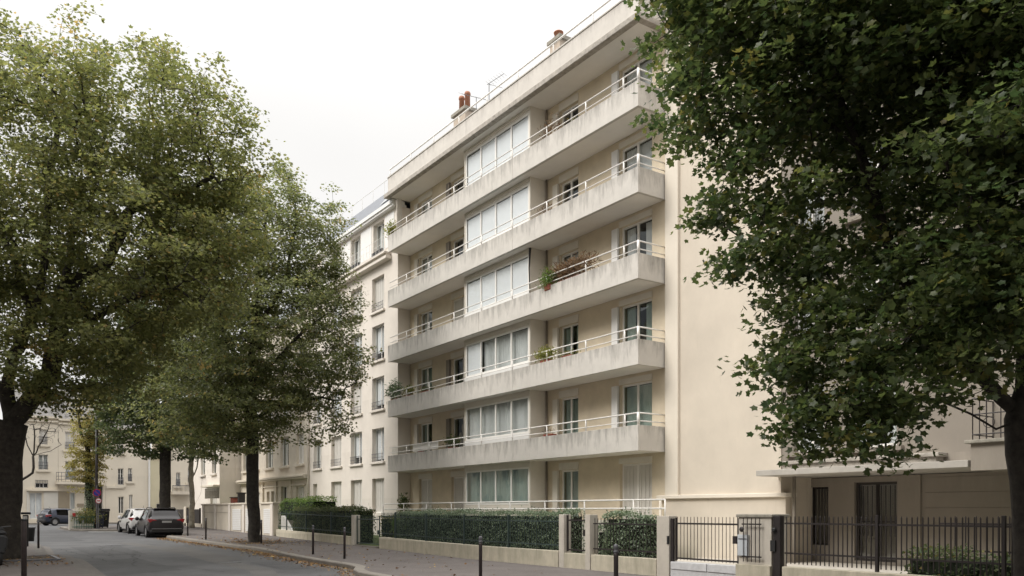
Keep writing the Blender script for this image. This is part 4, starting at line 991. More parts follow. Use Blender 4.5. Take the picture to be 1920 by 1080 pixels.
disc(.17, 0, zc, 'sign_red', 'rim'); disc(.14, .01, zc, 'sign_white', 'plate')
mb = MB(); mb.box(x - .1, x + .1, y - .09, y - .078, zc - .03, zc + .03); build('symbol', mb, 'sign_red', t)
x, y, z = at(138, 53)
t = empty('utility_box', (x, y, z), 'pale square column with torn poster at the left end of the planter', 'utility box')
mb = MB(); mb.box(x - .27, x + .27, y - .25, y + .25, z - .1, z + 1.15); build('body', mb, 'box_cream', t, bevel=.02)
mb = MB(); mb.box(x - .1, x + .1, y - .262, y - .252, z + .75, z + .98); build('poster', mb, 'sign_red', t)
mb = MB(); mb.box(x + .05, x + .24, y - .262, y - .252, z + .15, z + .55); build('poster', mb, 'mailbox', t)
x, y, z = at(156, 53)
t = empty('planter', (x, y, z), 'green railed planter at the foot of the ivy-clad tree', 'planter')
mb = MB(); 
for i in range(9): xx = x - .55 + 1.1 * i / 8; mb.tube([(xx, y - .4, z), (xx, y - .4, z + .75)], .016, 5)
for zz_ in (.12, .74): mb.tube([(x - .6, y - .4, z + zz_), (x + .6, y - .4, z + zz_)], .025, 5); mb.tube([(x - .6, y - .4, z + zz_), (x - .6, y + .6, z + zz_)], .025, 5)
build('railing', mb, 'planter_green', t); mb = MB(); mb.box(x - .5, x + .55, y - .3, y + .6, z - .05, z + .3); build('trough', mb, 'box_cream', t)
clump('shrub_foliage', (x + .25, y, z + .75), (.85, .6, .6), 1600, .07, 'oval', 'leaf_green', t)
for i, (px, f, h, w_, lb) in enumerate(((186, 54.2, 1.15, .55, 'dark blue wheeled bin left of a taller black bin'), (195, 54.8, 1.25, .6, 'taller black wheeled bin at the right end of the planter'))):
    x, y, z = at(px, f); t = empty('wheeled_bin', (x, y, z), lb, 'bin')
    mb = MB(); k = w_ / 2; b = len(mb.v); mb.v = [(x - k * .8, y - k * .8, z + .06), (x + k * .8, y - k * .8, z + .06), (x + k * .8, y + k * .8, z + .06), (x - k * .8, y + k * .8, z + .06), (x - k, y - k, z + h * .88), (x + k, y - k, z + h * .88), (x + k, y + k, z + h * .88), (x - k, y + k, z + h * .88)]
    mb.f = [(0, 3, 2, 1), (4, 5, 6, 7), (0, 1, 5, 4), (1, 2, 6, 5), (2, 3, 7, 6), (3, 0, 4, 7)]; build('body', mb, 'bin_blue' if i == 0 else 'plastic_black', t, bevel=.03)
    mb = MB(); mb.prism_y([(x - k - .03, z + h * .885), (x + k + .03, z + h * .885), (x + k, z + h), (x - k, z + h)], y - k - .04, y + k + .02); build('lid', mb, 'plastic_black', t, bevel=.02)
    for s in (-1, 1): mb = MB(); mb.lathe([(.1, -.03), (.1, .03)], (x + s * k * .8, y + k * .8, z + .1), 10, 'x'); build('wheel', mb, 'tyre', t)

# ---------------------------------------------------------------- cars
def cat(a, t):
    a = np.asarray(a, float); n = len(a); t = np.clip(t, 0, n - 1 - 1e-6); i = t.astype(int); u = (t - i)[:, None]
    p0, p1, p2, p3 = a[np.maximum(i - 1, 0)], a[i], a[i + 1], a[np.minimum(i + 2, n - 1)]
    m1, m2 = (p2 - p0) * .35, (p3 - p1) * .35
    return (2 * u ** 3 - 3 * u ** 2 + 1) * p1 + (u ** 3 - 2 * u ** 2 + u) * m1 + (-2 * u ** 3 + 3 * u ** 2) * p2 + (u ** 3 - u ** 2) * m2
def make_car(name, label, L, W, H, loc, rot, paint, seed=0, rack=False, rear_up=.0):
    """hatchback; local y runs from the tail (0) to the nose (L)"""
    t = empty(name, loc, label, 'car'); t.rotation_euler = (0, 0, rot)
    w = W / 2; zb = .24; bl = .60 * H
    # stations along y: (y, zbottom, wbottom, z_mid, w_mid, z_belt, w_belt, z_roof, w_roof)
    S = [(0.00, .42, w * .60, .62, w * .80, .80, w * .74, .84, w * .5),
         (0.06, .30, w * .82, .60, w * .93, .90, w * .86, .98, w * .66),
         (0.22, .26, w * .90, .58, w * .985, bl + .02, w * .93, bl + .20, w * .74),
         (0.50, .22, w * .92, .58, w, bl, w * .955, H * .955, w * .70),
         (0.95, .22, w * .92, .58, w, bl - .01, w * .96, H * .99, w * .72),
         (1.70, .22, w * .92, .58, w, bl - .03, w * .96, H, w * .73),
         (2.35, .22, w * .92, .58, w, bl - .05, w * .96, H * .975, w * .71),
         (2.85, .22, w * .92, .58, w, bl - .07, w * .95, H * .84, w * .70),
         (3.25, .22, w * .92, .58, w * .995, bl - .09, w * .92, bl + .02, w * .72),
         (3.75, .24, w * .90, .56, w * .97, bl - .16, w * .86, bl - .09, w * .60),
         (4.10, .27, w * .84, .52, w * .90, .68, w * .78, .74, w * .50),
         (4.25, .36, w * .66, .50, w * .72, .58, w * .62, .62, w * .4)]
    S = np.array(S); S[:, 0] *= L / 4.25
    nu, nv = 90, 34
    U = cat(S, np.linspace(0, len(S) - 1, nu))
    def ring(s):
        y, z0, w0, z1, w1, z2, w2, z3, w3 = s
        ctl = np.array([(0, z0), (w0 * .8, z0), (w0, z0 + .06), (w1, z1), (w2, z2), ((w2 * .42 + w3 * .58), z2 + (z3 - z2) * .62), (w3, z3 - .035 * min(1, (z3 - z2) * 4)), (w3 * .55, z3 + .012), (0, z3 + .02)])
        return cat(ctl, np.linspace(0, 8, nv))
    G = np.zeros((nu, 2 * nv - 1, 3))
    for i, s in enumerate(U):
        r = ring(s); full = np.concatenate([np.c_[-r[:, 0], r[:, 1]][::-1][:-1], r])[:, :]
        G[i, :, 0] = full[:, 0]; G[i, :, 1] = s[0]; G[i, :, 2] = full[:, 1]
    wheels = [.80 * L / 4.25, 3.42 * L / 4.25]; wr = .325
    me = MB(); nn = 2 * nv - 1
    me.v = [tuple(p) for p in G.reshape(-1, 3)]
    for i in range(nu - 1):
        for j in range(nn - 1):
            c = G[i:i + 2, j:j + 2].reshape(-1, 3).mean(0)
            if any((c[1] - wy) ** 2 + (c[2] - wr) ** 2 < (wr + .045) ** 2 for wy in wheels) and abs(c[0]) > w * .55 and c[2] < .8: continue
            a = i * nn + j; me.f.append((a, a + 1, a + nn + 1, a + nn))
    me.f.append(tuple(range(nn))); me.f.append(tuple((nu - 1) * nn + k for k in range(nn)))
    body = build('body', me, paint, t, smooth=True, local=True)
    cG = G.mean(axis=(0, 1))
    def patch(nm, m, iu, jv, off=.012, parent=t, mirror=True):
        """a piece lying on the body between grid positions"""
        mb = MB(); sides = (1, -1) if mirror else (1,)
        i0, i1 = iu; j0, j1 = jv; I = np.linspace(i0, i1, 14); 
        for sd in sides:
            b = len(mb.v); 
            for a in I:
                for j in np.linspace(j0, j1, 10):
                    ii, jj = int(np.clip(a, 0, nu - 2)), int(np.clip(j, 0, nn - 2)); fa, fj = a - ii, j - jj
                    p = (G[ii, jj] * (1 - fa) + G[ii + 1, jj] * fa) * (1 - fj) + (G[ii, jj + 1] * (1 - fa) + G[ii + 1, jj + 1] * fa) * fj
                    du = G[ii + 1, jj] - G[ii, jj]; dv = G[ii, jj + 1] - G[ii, jj]; nrm = np.cross(dv, du); nrm /= np.linalg.norm(nrm) + 1e-9
                    if np.dot(nrm, p - np.array([0, L / 2, .7])) < 0: nrm = -nrm
                    p = p + nrm * off; mb.v.append((p[0] * sd, p[1], p[2]))
            for x_ in range(13):
                for y_ in range(9): a_ = b + x_ * 10 + y_; mb.f.append((a_, a_ + 1, a_ + 11, a_ + 10))
            build(nm, mb, m, parent, smooth=True, local=True); mb = MB()
    su = lambda st: st * (nu - 1) / (len(S) - 1)      # station -> grid row
    rv = lambda c: (nv - 1) + c * (nv - 1) / 8        # ring control index -> grid column (right side)
    # side glass (two), rear glass, windscreen
    patch('side_window', 'car_glass', (su(4.05), su(5.4)), (rv(4.15), rv(5.75)))
    patch('side_window', 'car_glass', (su(5.52), su(7.1)), (rv(4.15), rv(5.75)))
    patch('rear_window', 'car_glass', (su(2.15), su(3.1)), (rv(-5.9), rv(5.9)), mirror=False)
    patch('windscreen', 'car_glass', (su(6.6), su(7.85)), (rv(-6.2), rv(6.2)), mirror=False)
    for sdx in (1, -1):
        for nm, m, zc, zh, xc, xw, yy in (('tail_light', 'lamp_red', bl - .03, .095, w * .72, .21, .16),):
            mb = MB(); 
            pts = [(xc - xw, zc - zh * .7), (xc + xw * .9, zc - zh), (xc + xw * 1.25, zc + zh * .8), (xc + xw * .5, zc + zh), (xc - xw, zc + zh * .3)]
            mb.prism_y([(a * sdx, b) for a, b in pts], .03, yy + .28); build(nm, mb, m, t, local=True, bevel=.02)
        mb = MB(); mb.lathe([(.001, -.03), (.09, -.03), (.11, .02), (.05, .1)], (sdx * (w + .07), 2.62 * L / 4.25, bl + .06), 10, 'y'); mb.box(sdx * w * .9, sdx * (w + .05), 2.62 * L / 4.25, 2.68 * L / 4.25, bl + .0, bl + .06); build('wing_mirror', mb, paint, t, smooth=True, local=True)
        for wy in wheels:
            mb = MB(); X0 = sdx * (w - .21); X1 = sdx * (w - .012)
            mb.lathe([(wr * .62, 0), (wr * .93, 0), (wr, .02), (wr, .16), (wr * .95, .185), (wr * .66, .19), (wr * .62, .15)], (0, 0, 0), 28, 'x')
            mb.v = [(sdx * (w - .205 + x_), wy + y_, wr + z_) for x_, y_, z_ in mb.v]; wh = build('wheel', mb, 'tyre', t, smooth=True, local=True)
            mb = MB(); mb.lathe([(wr * .64, .13), (wr * .60, .175), (wr * .2, .165), (.04, .18)], (0, 0, 0), 20, 'x'); mb.v = [(sdx * (w - .205 + x_), wy + y_, wr + z_) for x_, y_, z_ in mb.v]; build('rim', mb, 'rim', wh, local=True)
            mb = MB(); pts = [(math.cos(a), math.sin(a)) for a in np.linspace(-.35, math.pi + .35, 15)]
            for (a, b), (c_, d) in zip(pts, pts[1:]):
                ri, ro = wr + .035, wr + .075
                mb.poly([(sdx * (w + .004), wy + a * ri, wr + b * ri), (sdx * (w + .004), wy + c_ * ri, wr + d * ri), (sdx * (w - .012), wy + c_ * ro, wr + d * ro), (sdx * (w - .012), wy + a * ro, wr + b * ro)])
                mb.poly([(sdx * (w + .004), wy + a * ri, wr + b * ri), (sdx * (w + .004), wy + c_ * ri, wr + d * ri), (sdx * (w * .5), wy + c_ * ri, wr + d * ri), (sdx * (w * .5), wy + a * ri, wr + b * ri)])
            build('wheel_arch', mb, 'plastic_black', t, local=True)
    mb = MB(); mb.box(-w * .86, w * .86, -.035, .3, .27, .44); build('rear_bumper', mb, 'plastic_black', t, local=True, bevel=.05)
    mb = MB(); mb.box(-w * .80, w * .80, -.055, .1, .455, .49); build('bumper_trim', mb, 'rim', t, local=True, bevel=.012)
    mb = MB(); mb.box(-.24, .24, -.012, .1, bl - .14, bl - .04); pt_ = build('licence_plate', mb, 'plate', t, local=True, bevel=.006)
    mb = MB(); mb.box(-.30, .30, .0, .2, bl + .0, bl + .03); build('tailgate_trim', mb, 'rim', t, local=True)
    mb = MB(); mb.prism_y([(-w * .62, H - .035), (w * .62, H - .035), (w * .58, H + .005), (-w * .58, H + .005)], .40, .62); build('spoiler', mb, paint, t, local=True, bevel=.015)
    mb = MB(); mb.box(-w * .8, w * .8, wheels[0] - .2, L - .5, .14, .30); mb.tube([(-w * .85, wheels[0], wr), (w * .85, wheels[0], wr)], .05, 6); build('underbody', mb, 'plastic_black', t, local=True)
    if rack:
        for s in (-1, 1): mb = MB(); mb.tube([(s * w * .62, .75, H - .02), (s * w * .62, .95, H + .05), (s * w * .62, 2.1, H + .05), (s * w * .62, 2.35, H - .02)], .02, 6); build('roof_rail', mb, 'plastic_black', t, local=True)
    mb = MB(); mb.tube([(0, .75, H), (0, .62, H + .16)], .008, 5); build('aerial', mb, 'plastic_black', t, local=True)
    return t
def ry(Y): return zg(Y) - KH
make_car('parked_car', 'dark grey hatchback with red tail lights parked by the right kerb', 4.25, 1.84, 1.55, (9.55, 46.4, ry(46.9)), 0, 'car_grey', rack=True)
make_car('parked_car', 'white hatchback parked in front of the dark grey car', 4.1, 1.74, 1.48, (9.6, 52.2, ry(52.5)), R(2), 'car_white')
make_car('parked_car', 'dark blue small hatchback in the side street beyond the planter', 3.9, 1.7, 1.42, (6.35, 78.2, ry(78.8)), R(-70), 'car_blue')
# scooter at the left edge of the picture
x, y, z = at(0, 23.5); y += 0
t = empty('motor_scooter', (x, y, z), 'black motor scooter parked against the left tree trunk', 'scooter')
mb = MB(); mb.prism_y([(x - .17, z + .45), (x + .17, z + .45), (x + .2, z + .8), (x + .1, z + .88), (x - .1, z + .88), (x - .2, z + .8)], y, y + .75); build('tail', mb, 'plastic_black', t, bevel=.05)
mb = MB(); mb.prism_y([(x - .18, z + .885), (x + .18, z + .885), (x + .14, z + .98), (x - .14, z + .98)], y + .0, y + .8); build('seat', mb, 'plastic_black', t, bevel=.04)
mb = MB(); mb.box(x - .16, x + .16, y + .7, y + 1.3, z + .28, z + .4); mb.prism_y([(x - .2, z + .3), (x + .2, z + .3), (x + .16, z + 1.05), (x - .16, z + 1.05)], y + 1.25, y + 1.35); build('leg_shield', mb, 'plastic_black', t, bevel=.03)
for yy in (y + .15, y + 1.5):
    mb = MB(); mb.lathe([(.15, -.06), (.25, -.06), (.26, 0), (.25, .06), (.15, .06)], (x, yy, z + .26), 20, 'x'); build('wheel', mb, 'tyre', t, smooth=True)
mb = MB(); mb.tube([(x - .33, y + 1.2, z + 1.1), (x, y + 1.32, z + 1.06), (x + .33, y + 1.2, z + 1.1)], .018, 6); build('handlebar', mb, 'iron_grey', t)
mb = MB(); mb.box(x - .1, x + .1, y - .12, y - .1, z + .38, z + .54); build('number_plate_holder', mb, 'plastic_black', t)
# ---------------------------------------------------------------- trees
def grow(name, label, base_, trunk, limbs, blobs, ntw, per, lsize, crad, leafm, kind='maple', r0=.3, seed=1, ls=1.0, barkm='bark', group='street trees', catg='tree', tipr=.007, up=.25, outer=.55, flat=.35, avoid=(), clumpw=1.0, thin=1.25):
    rg = np.random.default_rng(seed); t = empty(name, base_, label, catg, group)
    N, Pn, Ch = [], [], []     # node, parent, chains
    def add_path(pts, start, step=.35, jit=.0):
        pts = [np.array(p, float) for p in pts]; cur = start; ch = [start] if start is not None else []
        if start is not None: pts = [N[start]] + pts
        # smooth resample
        A = np.array(pts); seg = np.linalg.norm(np.diff(A, axis=0), axis=1); Ltot = seg.sum(); n = max(2, int(Ltot / step))
        T = cat(A, np.interp(np.linspace(0, Ltot, n + 1), np.r_[0, np.cumsum(seg)], np.arange(len(A))))
        for i, p in enumerate(T):
            if i == 0 and start is not None: continue
            q = p + (rg.normal(size=3) * jit if 0 < i < n else 0)
            N.append(q); Pn.append(cur if cur is not None else -1); cur = len(N) - 1; ch.append(cur)
        Ch.append(ch); return ch
    tr = add_path(trunk, None, .4, .02)
    for l in limbs:
        p0 = np.array(l[0], float); k = int(np.argmin([np.linalg.norm(np.array(n) - p0) for n in N])); add_path(l[1:], k, .4, .03)
    nmain = len(N); fixed = {}
    # twig targets inside the crown
    vol = np.array([b[1][0] * b[1][1] * b[1][2] for b in blobs]); pv = vol ** .85; pv = np.clip(pv / pv.sum(), 0, 1); cnt = np.round(pv * ntw).astype(int); T = []
    for (c, r), k in zip(blobs, cnt):
        d = rg.normal(size=(k, 3)); d /= np.linalg.norm(d, axis=1, keepdims=True)
        rad = np.where(rg.random(k) < outer, .78 + .25 * rg.random(k), rg.random(k) ** (1 / 3.) * .85)
        wob = 1 + .16 * np.sin(d[:, 0] * 7 + d[:, 2] * 5 + c[0]) * np.sin(d[:, 1] * 6 + c[1]) + .05 * rg.normal(size=k)
        T.append(np.array(c) + d * (rad * wob)[:, None] * np.array(r))
    T = np.concatenate(T); T = T[T[:, 2] > base_[2] + 2.0]
    k_ = 2 * math.pi / (clumpw * 2)
    nz = np.sin(T[:, 0] * k_ + 1.3 * np.sin(T[:, 1] * k_ * .7)) + np.sin(T[:, 1] * k_ * 1.1 + 2 + 1.1 * np.sin(T[:, 2] * k_)) + np.sin(T[:, 2] * k_ * 1.6 + 1.2 * np.sin(T[:, 0] * k_ * .8 + 1))
    T = T[nz + .35 * rg.normal(size=len(T)) > -thin]
    for (ac, ar) in avoid:
        T = T[np.sum(((T - np.array(ac)) / np.array(ar)) ** 2, 1) > 1]
    hub = np.array(trunk[-1], float); A = np.array(N)
    dist = np.array([np.min(np.linalg.norm(A - p, axis=1)) for p in T]); order = np.argsort(dist)
    arr = np.zeros((len(N) + len(T) * 14, 3)); arr[:len(N)] = N; depth = np.zeros(len(arr)); depth[:len(N)] = 0
    twigs = []
    for i in order:
        p = T[i]; n = len(N); dd = np.linalg.norm(arr[:n] - p, axis=1)
        cost = dd + .12 * depth[:n] + 1.0 * np.maximum(0, arr[:n, 2] - p[2] - .3); k = int(np.argmin(cost))
        s = arr[k]; L = dd[k]; mid = (s + p) / 2 + np.array([0, 0, .10 * L]) + rg.normal(size=3) * .07 * L
        d0 = len(N); ch = add_path([mid, p], k, max(.22, min(.5, L / 4)), .02 * min(1, L)); n1 = len(N)
        if n1 > len(arr) - 20: break
        arr[d0:n1] = N[d0:n1]; depth[d0:n1] = depth[k] + np.arange(1, n1 - d0 + 1) * .4
        twigs.append((n1 - 1, p, (p - s) / (L + 1e-6)))
    # radii by the pipe rule
    n = len(N); rad = np.full(n, 0.0); kids = np.zeros(n, int)
    for i in range(n):
        if Pn[i] >= 0: kids[Pn[i]] += 1
    acc = np.zeros(n)
    for i in range(n - 1, -1, -1):
        rad[i] = tipr if acc[i] == 0 else acc[i] ** (1 / 2.25)
        if Pn[i] >= 0: acc[Pn[i]] += rad[i] ** 2.25
    sc_ = r0 / rad[0]
    rad = np.where(rad * sc_ < tipr, tipr, rad * (1 + (sc_ - 1) * np.clip((rad - tipr) / (rad[0] - tipr), 0, 1) ** .5))
    rad[0] *= 1.25
    if n > 1: rad[1] *= 1.08
    mbs = [MB(), MB()]
    for ci, ch in enumerate(Ch):
        if len(ch) < 2: continue
        rr = [rad[i] * (ls if ci and rad[i] > .02 else 1) for i in ch]
        if ci > 0: rr[0] = rr[1] * 1.05
        mbs[0 if ci == 0 else 1].tube([N[i] for i in ch], rr, 14 if ci == 0 else 8 if ci <= len(limbs) else (5 if max(rr) > .02 else 3), cap=ci == 0)
    build('trunk', mbs[0], barkm, t, smooth=True); build('branches', mbs[1], barkm, t, smooth=True)
    # leaves in flat sprays round each twig end
    cc = np.array([p for _, p, _ in twigs]); dirs = np.array([d for _, _, d in twigs]); k = len(cc)
    ctr = np.array(T.mean(0)); tw = rg.random(k)
    idx = np.repeat(np.arange(k), per); m = len(idx)
    u = rg.normal(size=(m, 3)); u /= np.linalg.norm(u, axis=1, keepdims=True); u *= (rg.random(m) ** .5)[:, None] * crad
    u[:, 2] *= flat
    sp = dirs[idx] * np.array([1, 1, .3]); pos = cc[idx] + u + sp * (rg.random(m)[:, None] - .65) * crad * .9
    pos[:, 2] -= .18 * np.sum(u[:, :2] ** 2, 1) / crad
    out = pos - ctr; out /= np.linalg.norm(out, axis=1, keepdims=True) + 1e-9
    nr = np.array([0, 0, 1.0]) * .9 + out * .3 + .5 * rg.normal(size=(m, 3))
    tip = out * np.array([1, 1, .2]) + u / crad * .8 + np.array([0, 0, -.45]) + .4 * rg.normal(size=(m, 3))
    tint = np.clip(.15 + .5 * tw[idx] + .22 * rg.normal(size=m), 0, 1)
    aut = rg.random(k) < .015; tint = np.where(aut[idx] & (rg.random(m) < .6), .97, np.minimum(tint, .9)); tint = np.where(rg.random(m) < .006, 1, tint)
    leaves('crown', pos, nr, lsize * .5 * (.65 + .6 * rg.random(m)), tint, kind, leafm, t, tipdir=tip)
    return t
V = lambda *a: P(*a)
# left foreground tree
b = (1.49, 30.8, .05); f = 26.3
grow('maple_tree', 'huge dark-trunked maple at the left edge of the picture', b,
     [(1.49, 30.8, -.1), (1.5, 30.8, 1.5), (1.55, 30.8, 3.2), V(22, 792, f)],
     [[V(22, 792, f), V(60, 745, f), V(92, 700, f), V(106, 650, f), V(112, 590, f + .2), V(128, 530, f + .4), V(190, 505, f + .6), V(222, 440, f + .8), V(250, 380, f + 1), V(300, 320, f + 1.2)],
      [V(22, 792, f), V(14, 720, f), V(36, 640, f - .3), V(62, 590, f - .4), V(78, 520, f - .4), V(88, 430, f - .5), V(93, 330, f - .6), V(110, 230, f - .8)],
      [V(62, 590, f - .4), V(40, 540, f - .6), V(25, 480, f - .8), V(-20, 400, f - 1)],
      [V(128, 530, f + .4), V(170, 600, f), V(240, 560, f - .5), V(330, 540, f - 1)],
      [V(250, 380, f + 1), V(330, 370, f + .4), V(400, 330, f)],
      [V(112, 590, f), V(128, 480, f + 1.4), V(150, 380, f + 2), V(200, 250, f + 2)],
      [V(10, 740, f), V(-80, 620, f), V(-200, 480, f + .4)]],
     [(V(10, 350, 26.3), (6.4, 6.4, 4.3)), (V(235, 255, 26.5), (4.0, 4.6, 2.9)), (V(200, 500, 26), (4.5, 5, 2.9)), (V(60, 650, 25.5), (4.2, 4.4, 1.9)), (V(375, 300, 26.8), (2.1, 2.4, 2.1)), (V(340, 480, 26.4), (2.2, 2.4, 2.2)), (V(430, 440, 27.2), (1.3, 2.0, 1.9)), (V(150, 690, 26), (2.0, 2.2, 1.3)),
      (V(25, 110, 26.3), (1.2, 1.2, .9)), (V(185, 140, 26.3), (1.0, 1.2, .9)), (V(335, 120, 26.3), (1.1, 1.2, .9))],
     3200, 50, .142, .60, 'leaf_green', clumpw=1.3, thin=1.3, r0=.47, seed=11, ls=.85, avoid=[(V(235, 450, 26), (.8, 4.0, .6))])
# second tree, in front of the neighbour block
b = (11.5, 37.5, .15); f = 37.4
grow('maple_tree', 'straight-trunked maple on the right pavement in front of the cream blocks', b,
     [(b[0], b[1], -.1), V(474, 930, f), V(474, 860, f), V(472, 790, f), V(470, 700, f), V(478, 600, f), V(490, 480, f), V(500, 400, f)],
     [[V(472, 790, f), V(440, 730, f), V(400, 690, f), V(360, 670, f)], [V(470, 720, f), V(520, 670, f), V(570, 620, f), V(610, 590, f)], [V(470, 700, f), V(425, 640, f), V(405, 570, f), V(400, 500, f)],
      [V(478, 620, f), V(530, 540, f), V(545, 470, f), V(560, 400, f)], [V(472, 790, f), V(530, 760, f), V(590, 745, f), V(640, 750, f)]],
     [(V(520, 620, 37.5), (4.0, 4.4, 3.9)), (V(490, 450, 37.5), (3.5, 3.8, 3.2)), (V(585, 440, 37.3), (1.5, 1.7, 2.2)), (V(620, 560, 37.3), (1.3, 1.6, 1.9)), (V(620, 690, 37.3), (1.7, 1.9, 1.0)), (V(420, 740, 37), (3.9, 4, 2.2)), (V(600, 770, 37), (1.4, 1.6, 1.7)), (V(510, 340, 37.4), (1.0, 1.2, 1.0)), (V(420, 800, 36.5), (2.6, 3.0, 1.4)), (V(400, 640, 38), (2.6, 3.2, 3.5)), (V(410, 470, 38), (2.4, 3.0, 3.2))],
     2700, 50, .143, .60, 'leaf_maple', clumpw=1.2, thin=1.3, r0=.27, seed=23)
# third tree
b = (11.6, 56.8, .4); f = 53.5
grow('maple_tree', 'far maple whose dark trunk stands behind the grey parked car', b,
     [(b[0], b[1], .1), V(310, 900, f), V(310, 830, f), V(312, 700, f), V(315, 600, f)],
     [[V(310, 830, f), V(270, 780, f), V(230, 740, f)], [V(310, 800, f), V(350, 760, f), V(390, 720, f)], [V(312, 720, f), V(290, 640, f), V(270, 560, f)]],
     [(V(320, 690, 53.5), (4.6, 4.8, 4.8)), (V(265, 800, 53.5), (3.0, 3.6, 2.0)), (V(370, 810, 53.5), (2.8, 3.4, 1.9)), (V(330, 570, 54), (4.0, 4.0, 3.2)), (V(235, 700, 54), (2.0, 3, 3.0))],
     1700, 50, .20, .7, 'leaf_deep', 'maple_far', r0=.34, seed=31)
# right foreground tree, close to the camera
b = (12.05, 5.3, -.02); f = 11.1
grow('maple_tree', 'near maple filling the right side of the picture with a leaning dark limb', b,
     [(b[0], b[1], -.1), V(1938, 1040, f), V(1936, 940, f), V(1930, 860, f), V(1924, 790, f), V(1926, 700, f), V(1935, 560, f), V(1940, 400, f), V(1935, 200, f)],
     [[V(1908, 800, f), V(1870, 735, f), V(1810, 665, f), V(1745, 598, f), V(1700, 520, f), V(1655, 420, f), V(1630, 340, f), V(1605, 260, f), V(1570, 165, f), V(1555, 60, f)],
      [V(1908, 815, f), V(1878, 802, f), V(1820, 776, f), V(1763, 756, f), V(1700, 742, f)],
      [V(1640, 380, f), V(1600, 270, f - .1), V(1560, 226, f), V(1510, 206, f + .1), V(1461, 204, f + .2), V(1400, 213, f + .3), V(1328, 213, f + .4)],
      [V(1700, 520, f), V(1620, 590, f - .2), V(1560, 570, f - .1), V(1520, 540, f), V(1476, 479, f + .1), V(1420, 440, f + .2)],
      [V(1745, 598, f), V(1690, 640, f - .3), V(1620, 700, f - .4), V(1560, 770, f - .4)],
      [V(1630, 340, f), V(1700, 260, f - .2), V(1720, 150, f - .3), V(1740, 40, f - .4)],
      [V(1570, 165, f), V(1500, 110, f), V(1400, 60, f + .2), V(1300, 40, f + .4)],
      [V(1925, 560, f), V(1850, 470, f - .5), V(1800, 400, f - .8)]],
     [(V(1470, 110, 11.3), (1.70, 2.2, 1.25)), (V(1350, 130, 11.3), (.80, 1.2, .95)), (V(1500, 345, 11), (1.25, 1.5, 1.2)), (V(1400, 330, 11), (.6, .8, .65)), (V(1470, 480, 11), (1.05, 1.2, .6)), (V(1600, 620, 10.5), (.95, 1.5, 1.3)),
      (V(1730, 330, 10.6), (1.6, 2.0, 2.4)), (V(1860, 430, 11), (1.4, 2.2, 2.0)), (V(1575, 790, 10.3), (.75, .9, .45)), (V(1640, 60, 10.6), (2.2, 2.4, 1.4)), (V(1850, 80, 10.6), (2.0, 2.6, 1.8)), (V(1610, 825, 10.4), (.75, .8, .32)), (V(1500, 640, 10.9), (.7, .9, .7)), (V(1480, 760, 10.6), (.35, .6, .4)),
      (V(1540, 700, 10.4), (.65, .9, .5)), (V(1700, -200, 10.8), (3.2, 3.4, 1.8)), (V(2000, 250, 11.5), (2.0, 2.6, 3.0)), (V(1900, 250, 9.2), (1.3, 1.4, 2.2)), (V(1840, 560, 11.5), (1.0, 1.2, .9)), (V(1850, 600, 10.0), (.75, .8, .6)), (V(1800, 640, 10.6), (.8, 1.0, .6)), (V(1650, 740, 10.4), (.8, 1.0, .6)), (V(1720, 700, 10.8), (.6, .9, .7)), (V(1420, -60, 11), (1.7, 2, 1.0))],
     4300, 34, .118, .36, 'leaf_near', r0=.24, clumpw=.55, thin=1.0, ls=.5, avoid=[(V(*a), (.75, .75, .6)) for a in ((1595, 240, 9.9), (1650, 390, 9.9), (1595, 240, 8.8))], seed=47, tipr=.004, flat=.4)
# unseen trees on both pavements, added to shade the right side of the view
grow('maple_tree', 'maple on the right pavement behind the viewpoint', (11.8, -13, -.02), [(11.8, -13, -.1), (11.8, -13, 2), (11.7, -13, 4.5), (11.8, -12.8, 8)], [[(11.8, -13, 4), (9, -11, 7), (7.5, -10, 9)], [(11.8, -13, 4), (13, -15, 7)]],
     [((11.5, -13, 10), (6, 6.5, 5.5))], 500, 26, .24, .8, 'leaf_maple', 'maple_far', r0=.3, seed=61)
grow('maple_tree', 'maple on the left pavement behind the viewpoint', (0, -11, -.02), [(0, -11, -.1), (0, -11, 2), (0, -11, 4.5), (0, -11, 8)], [[(0, -11, 4), (-2, -9, 7), (-3, -8, 9)], [(0, -11, 4), (2, -13, 7)]],
     [((0, -11.5, 10), (6, 6.5, 5.5))], 500, 26, .24, .8, 'leaf_maple', 'maple_far', r0=.3, seed=62)
grow('maple_tree', 'low-crowned maple on the right pavement just outside the picture', (12.2, -3.6, -.02), [(12.2, -3.6, -.1), (12.2, -3.6, 2), (12.1, -3.6, 3.5), (12.2, -3.5, 7)], [[(12.2, -3.6, 3), (10, -3, 5), (9, -4, 6)], [(12.2, -3.6, 3.2), (14, -3, 6)]],
     [((12.4, -3.6, 8), (4.8, 4.8, 5.2))], 800, 30, .24, .7, 'leaf_maple', 'maple_far', r0=.28, seed=63)
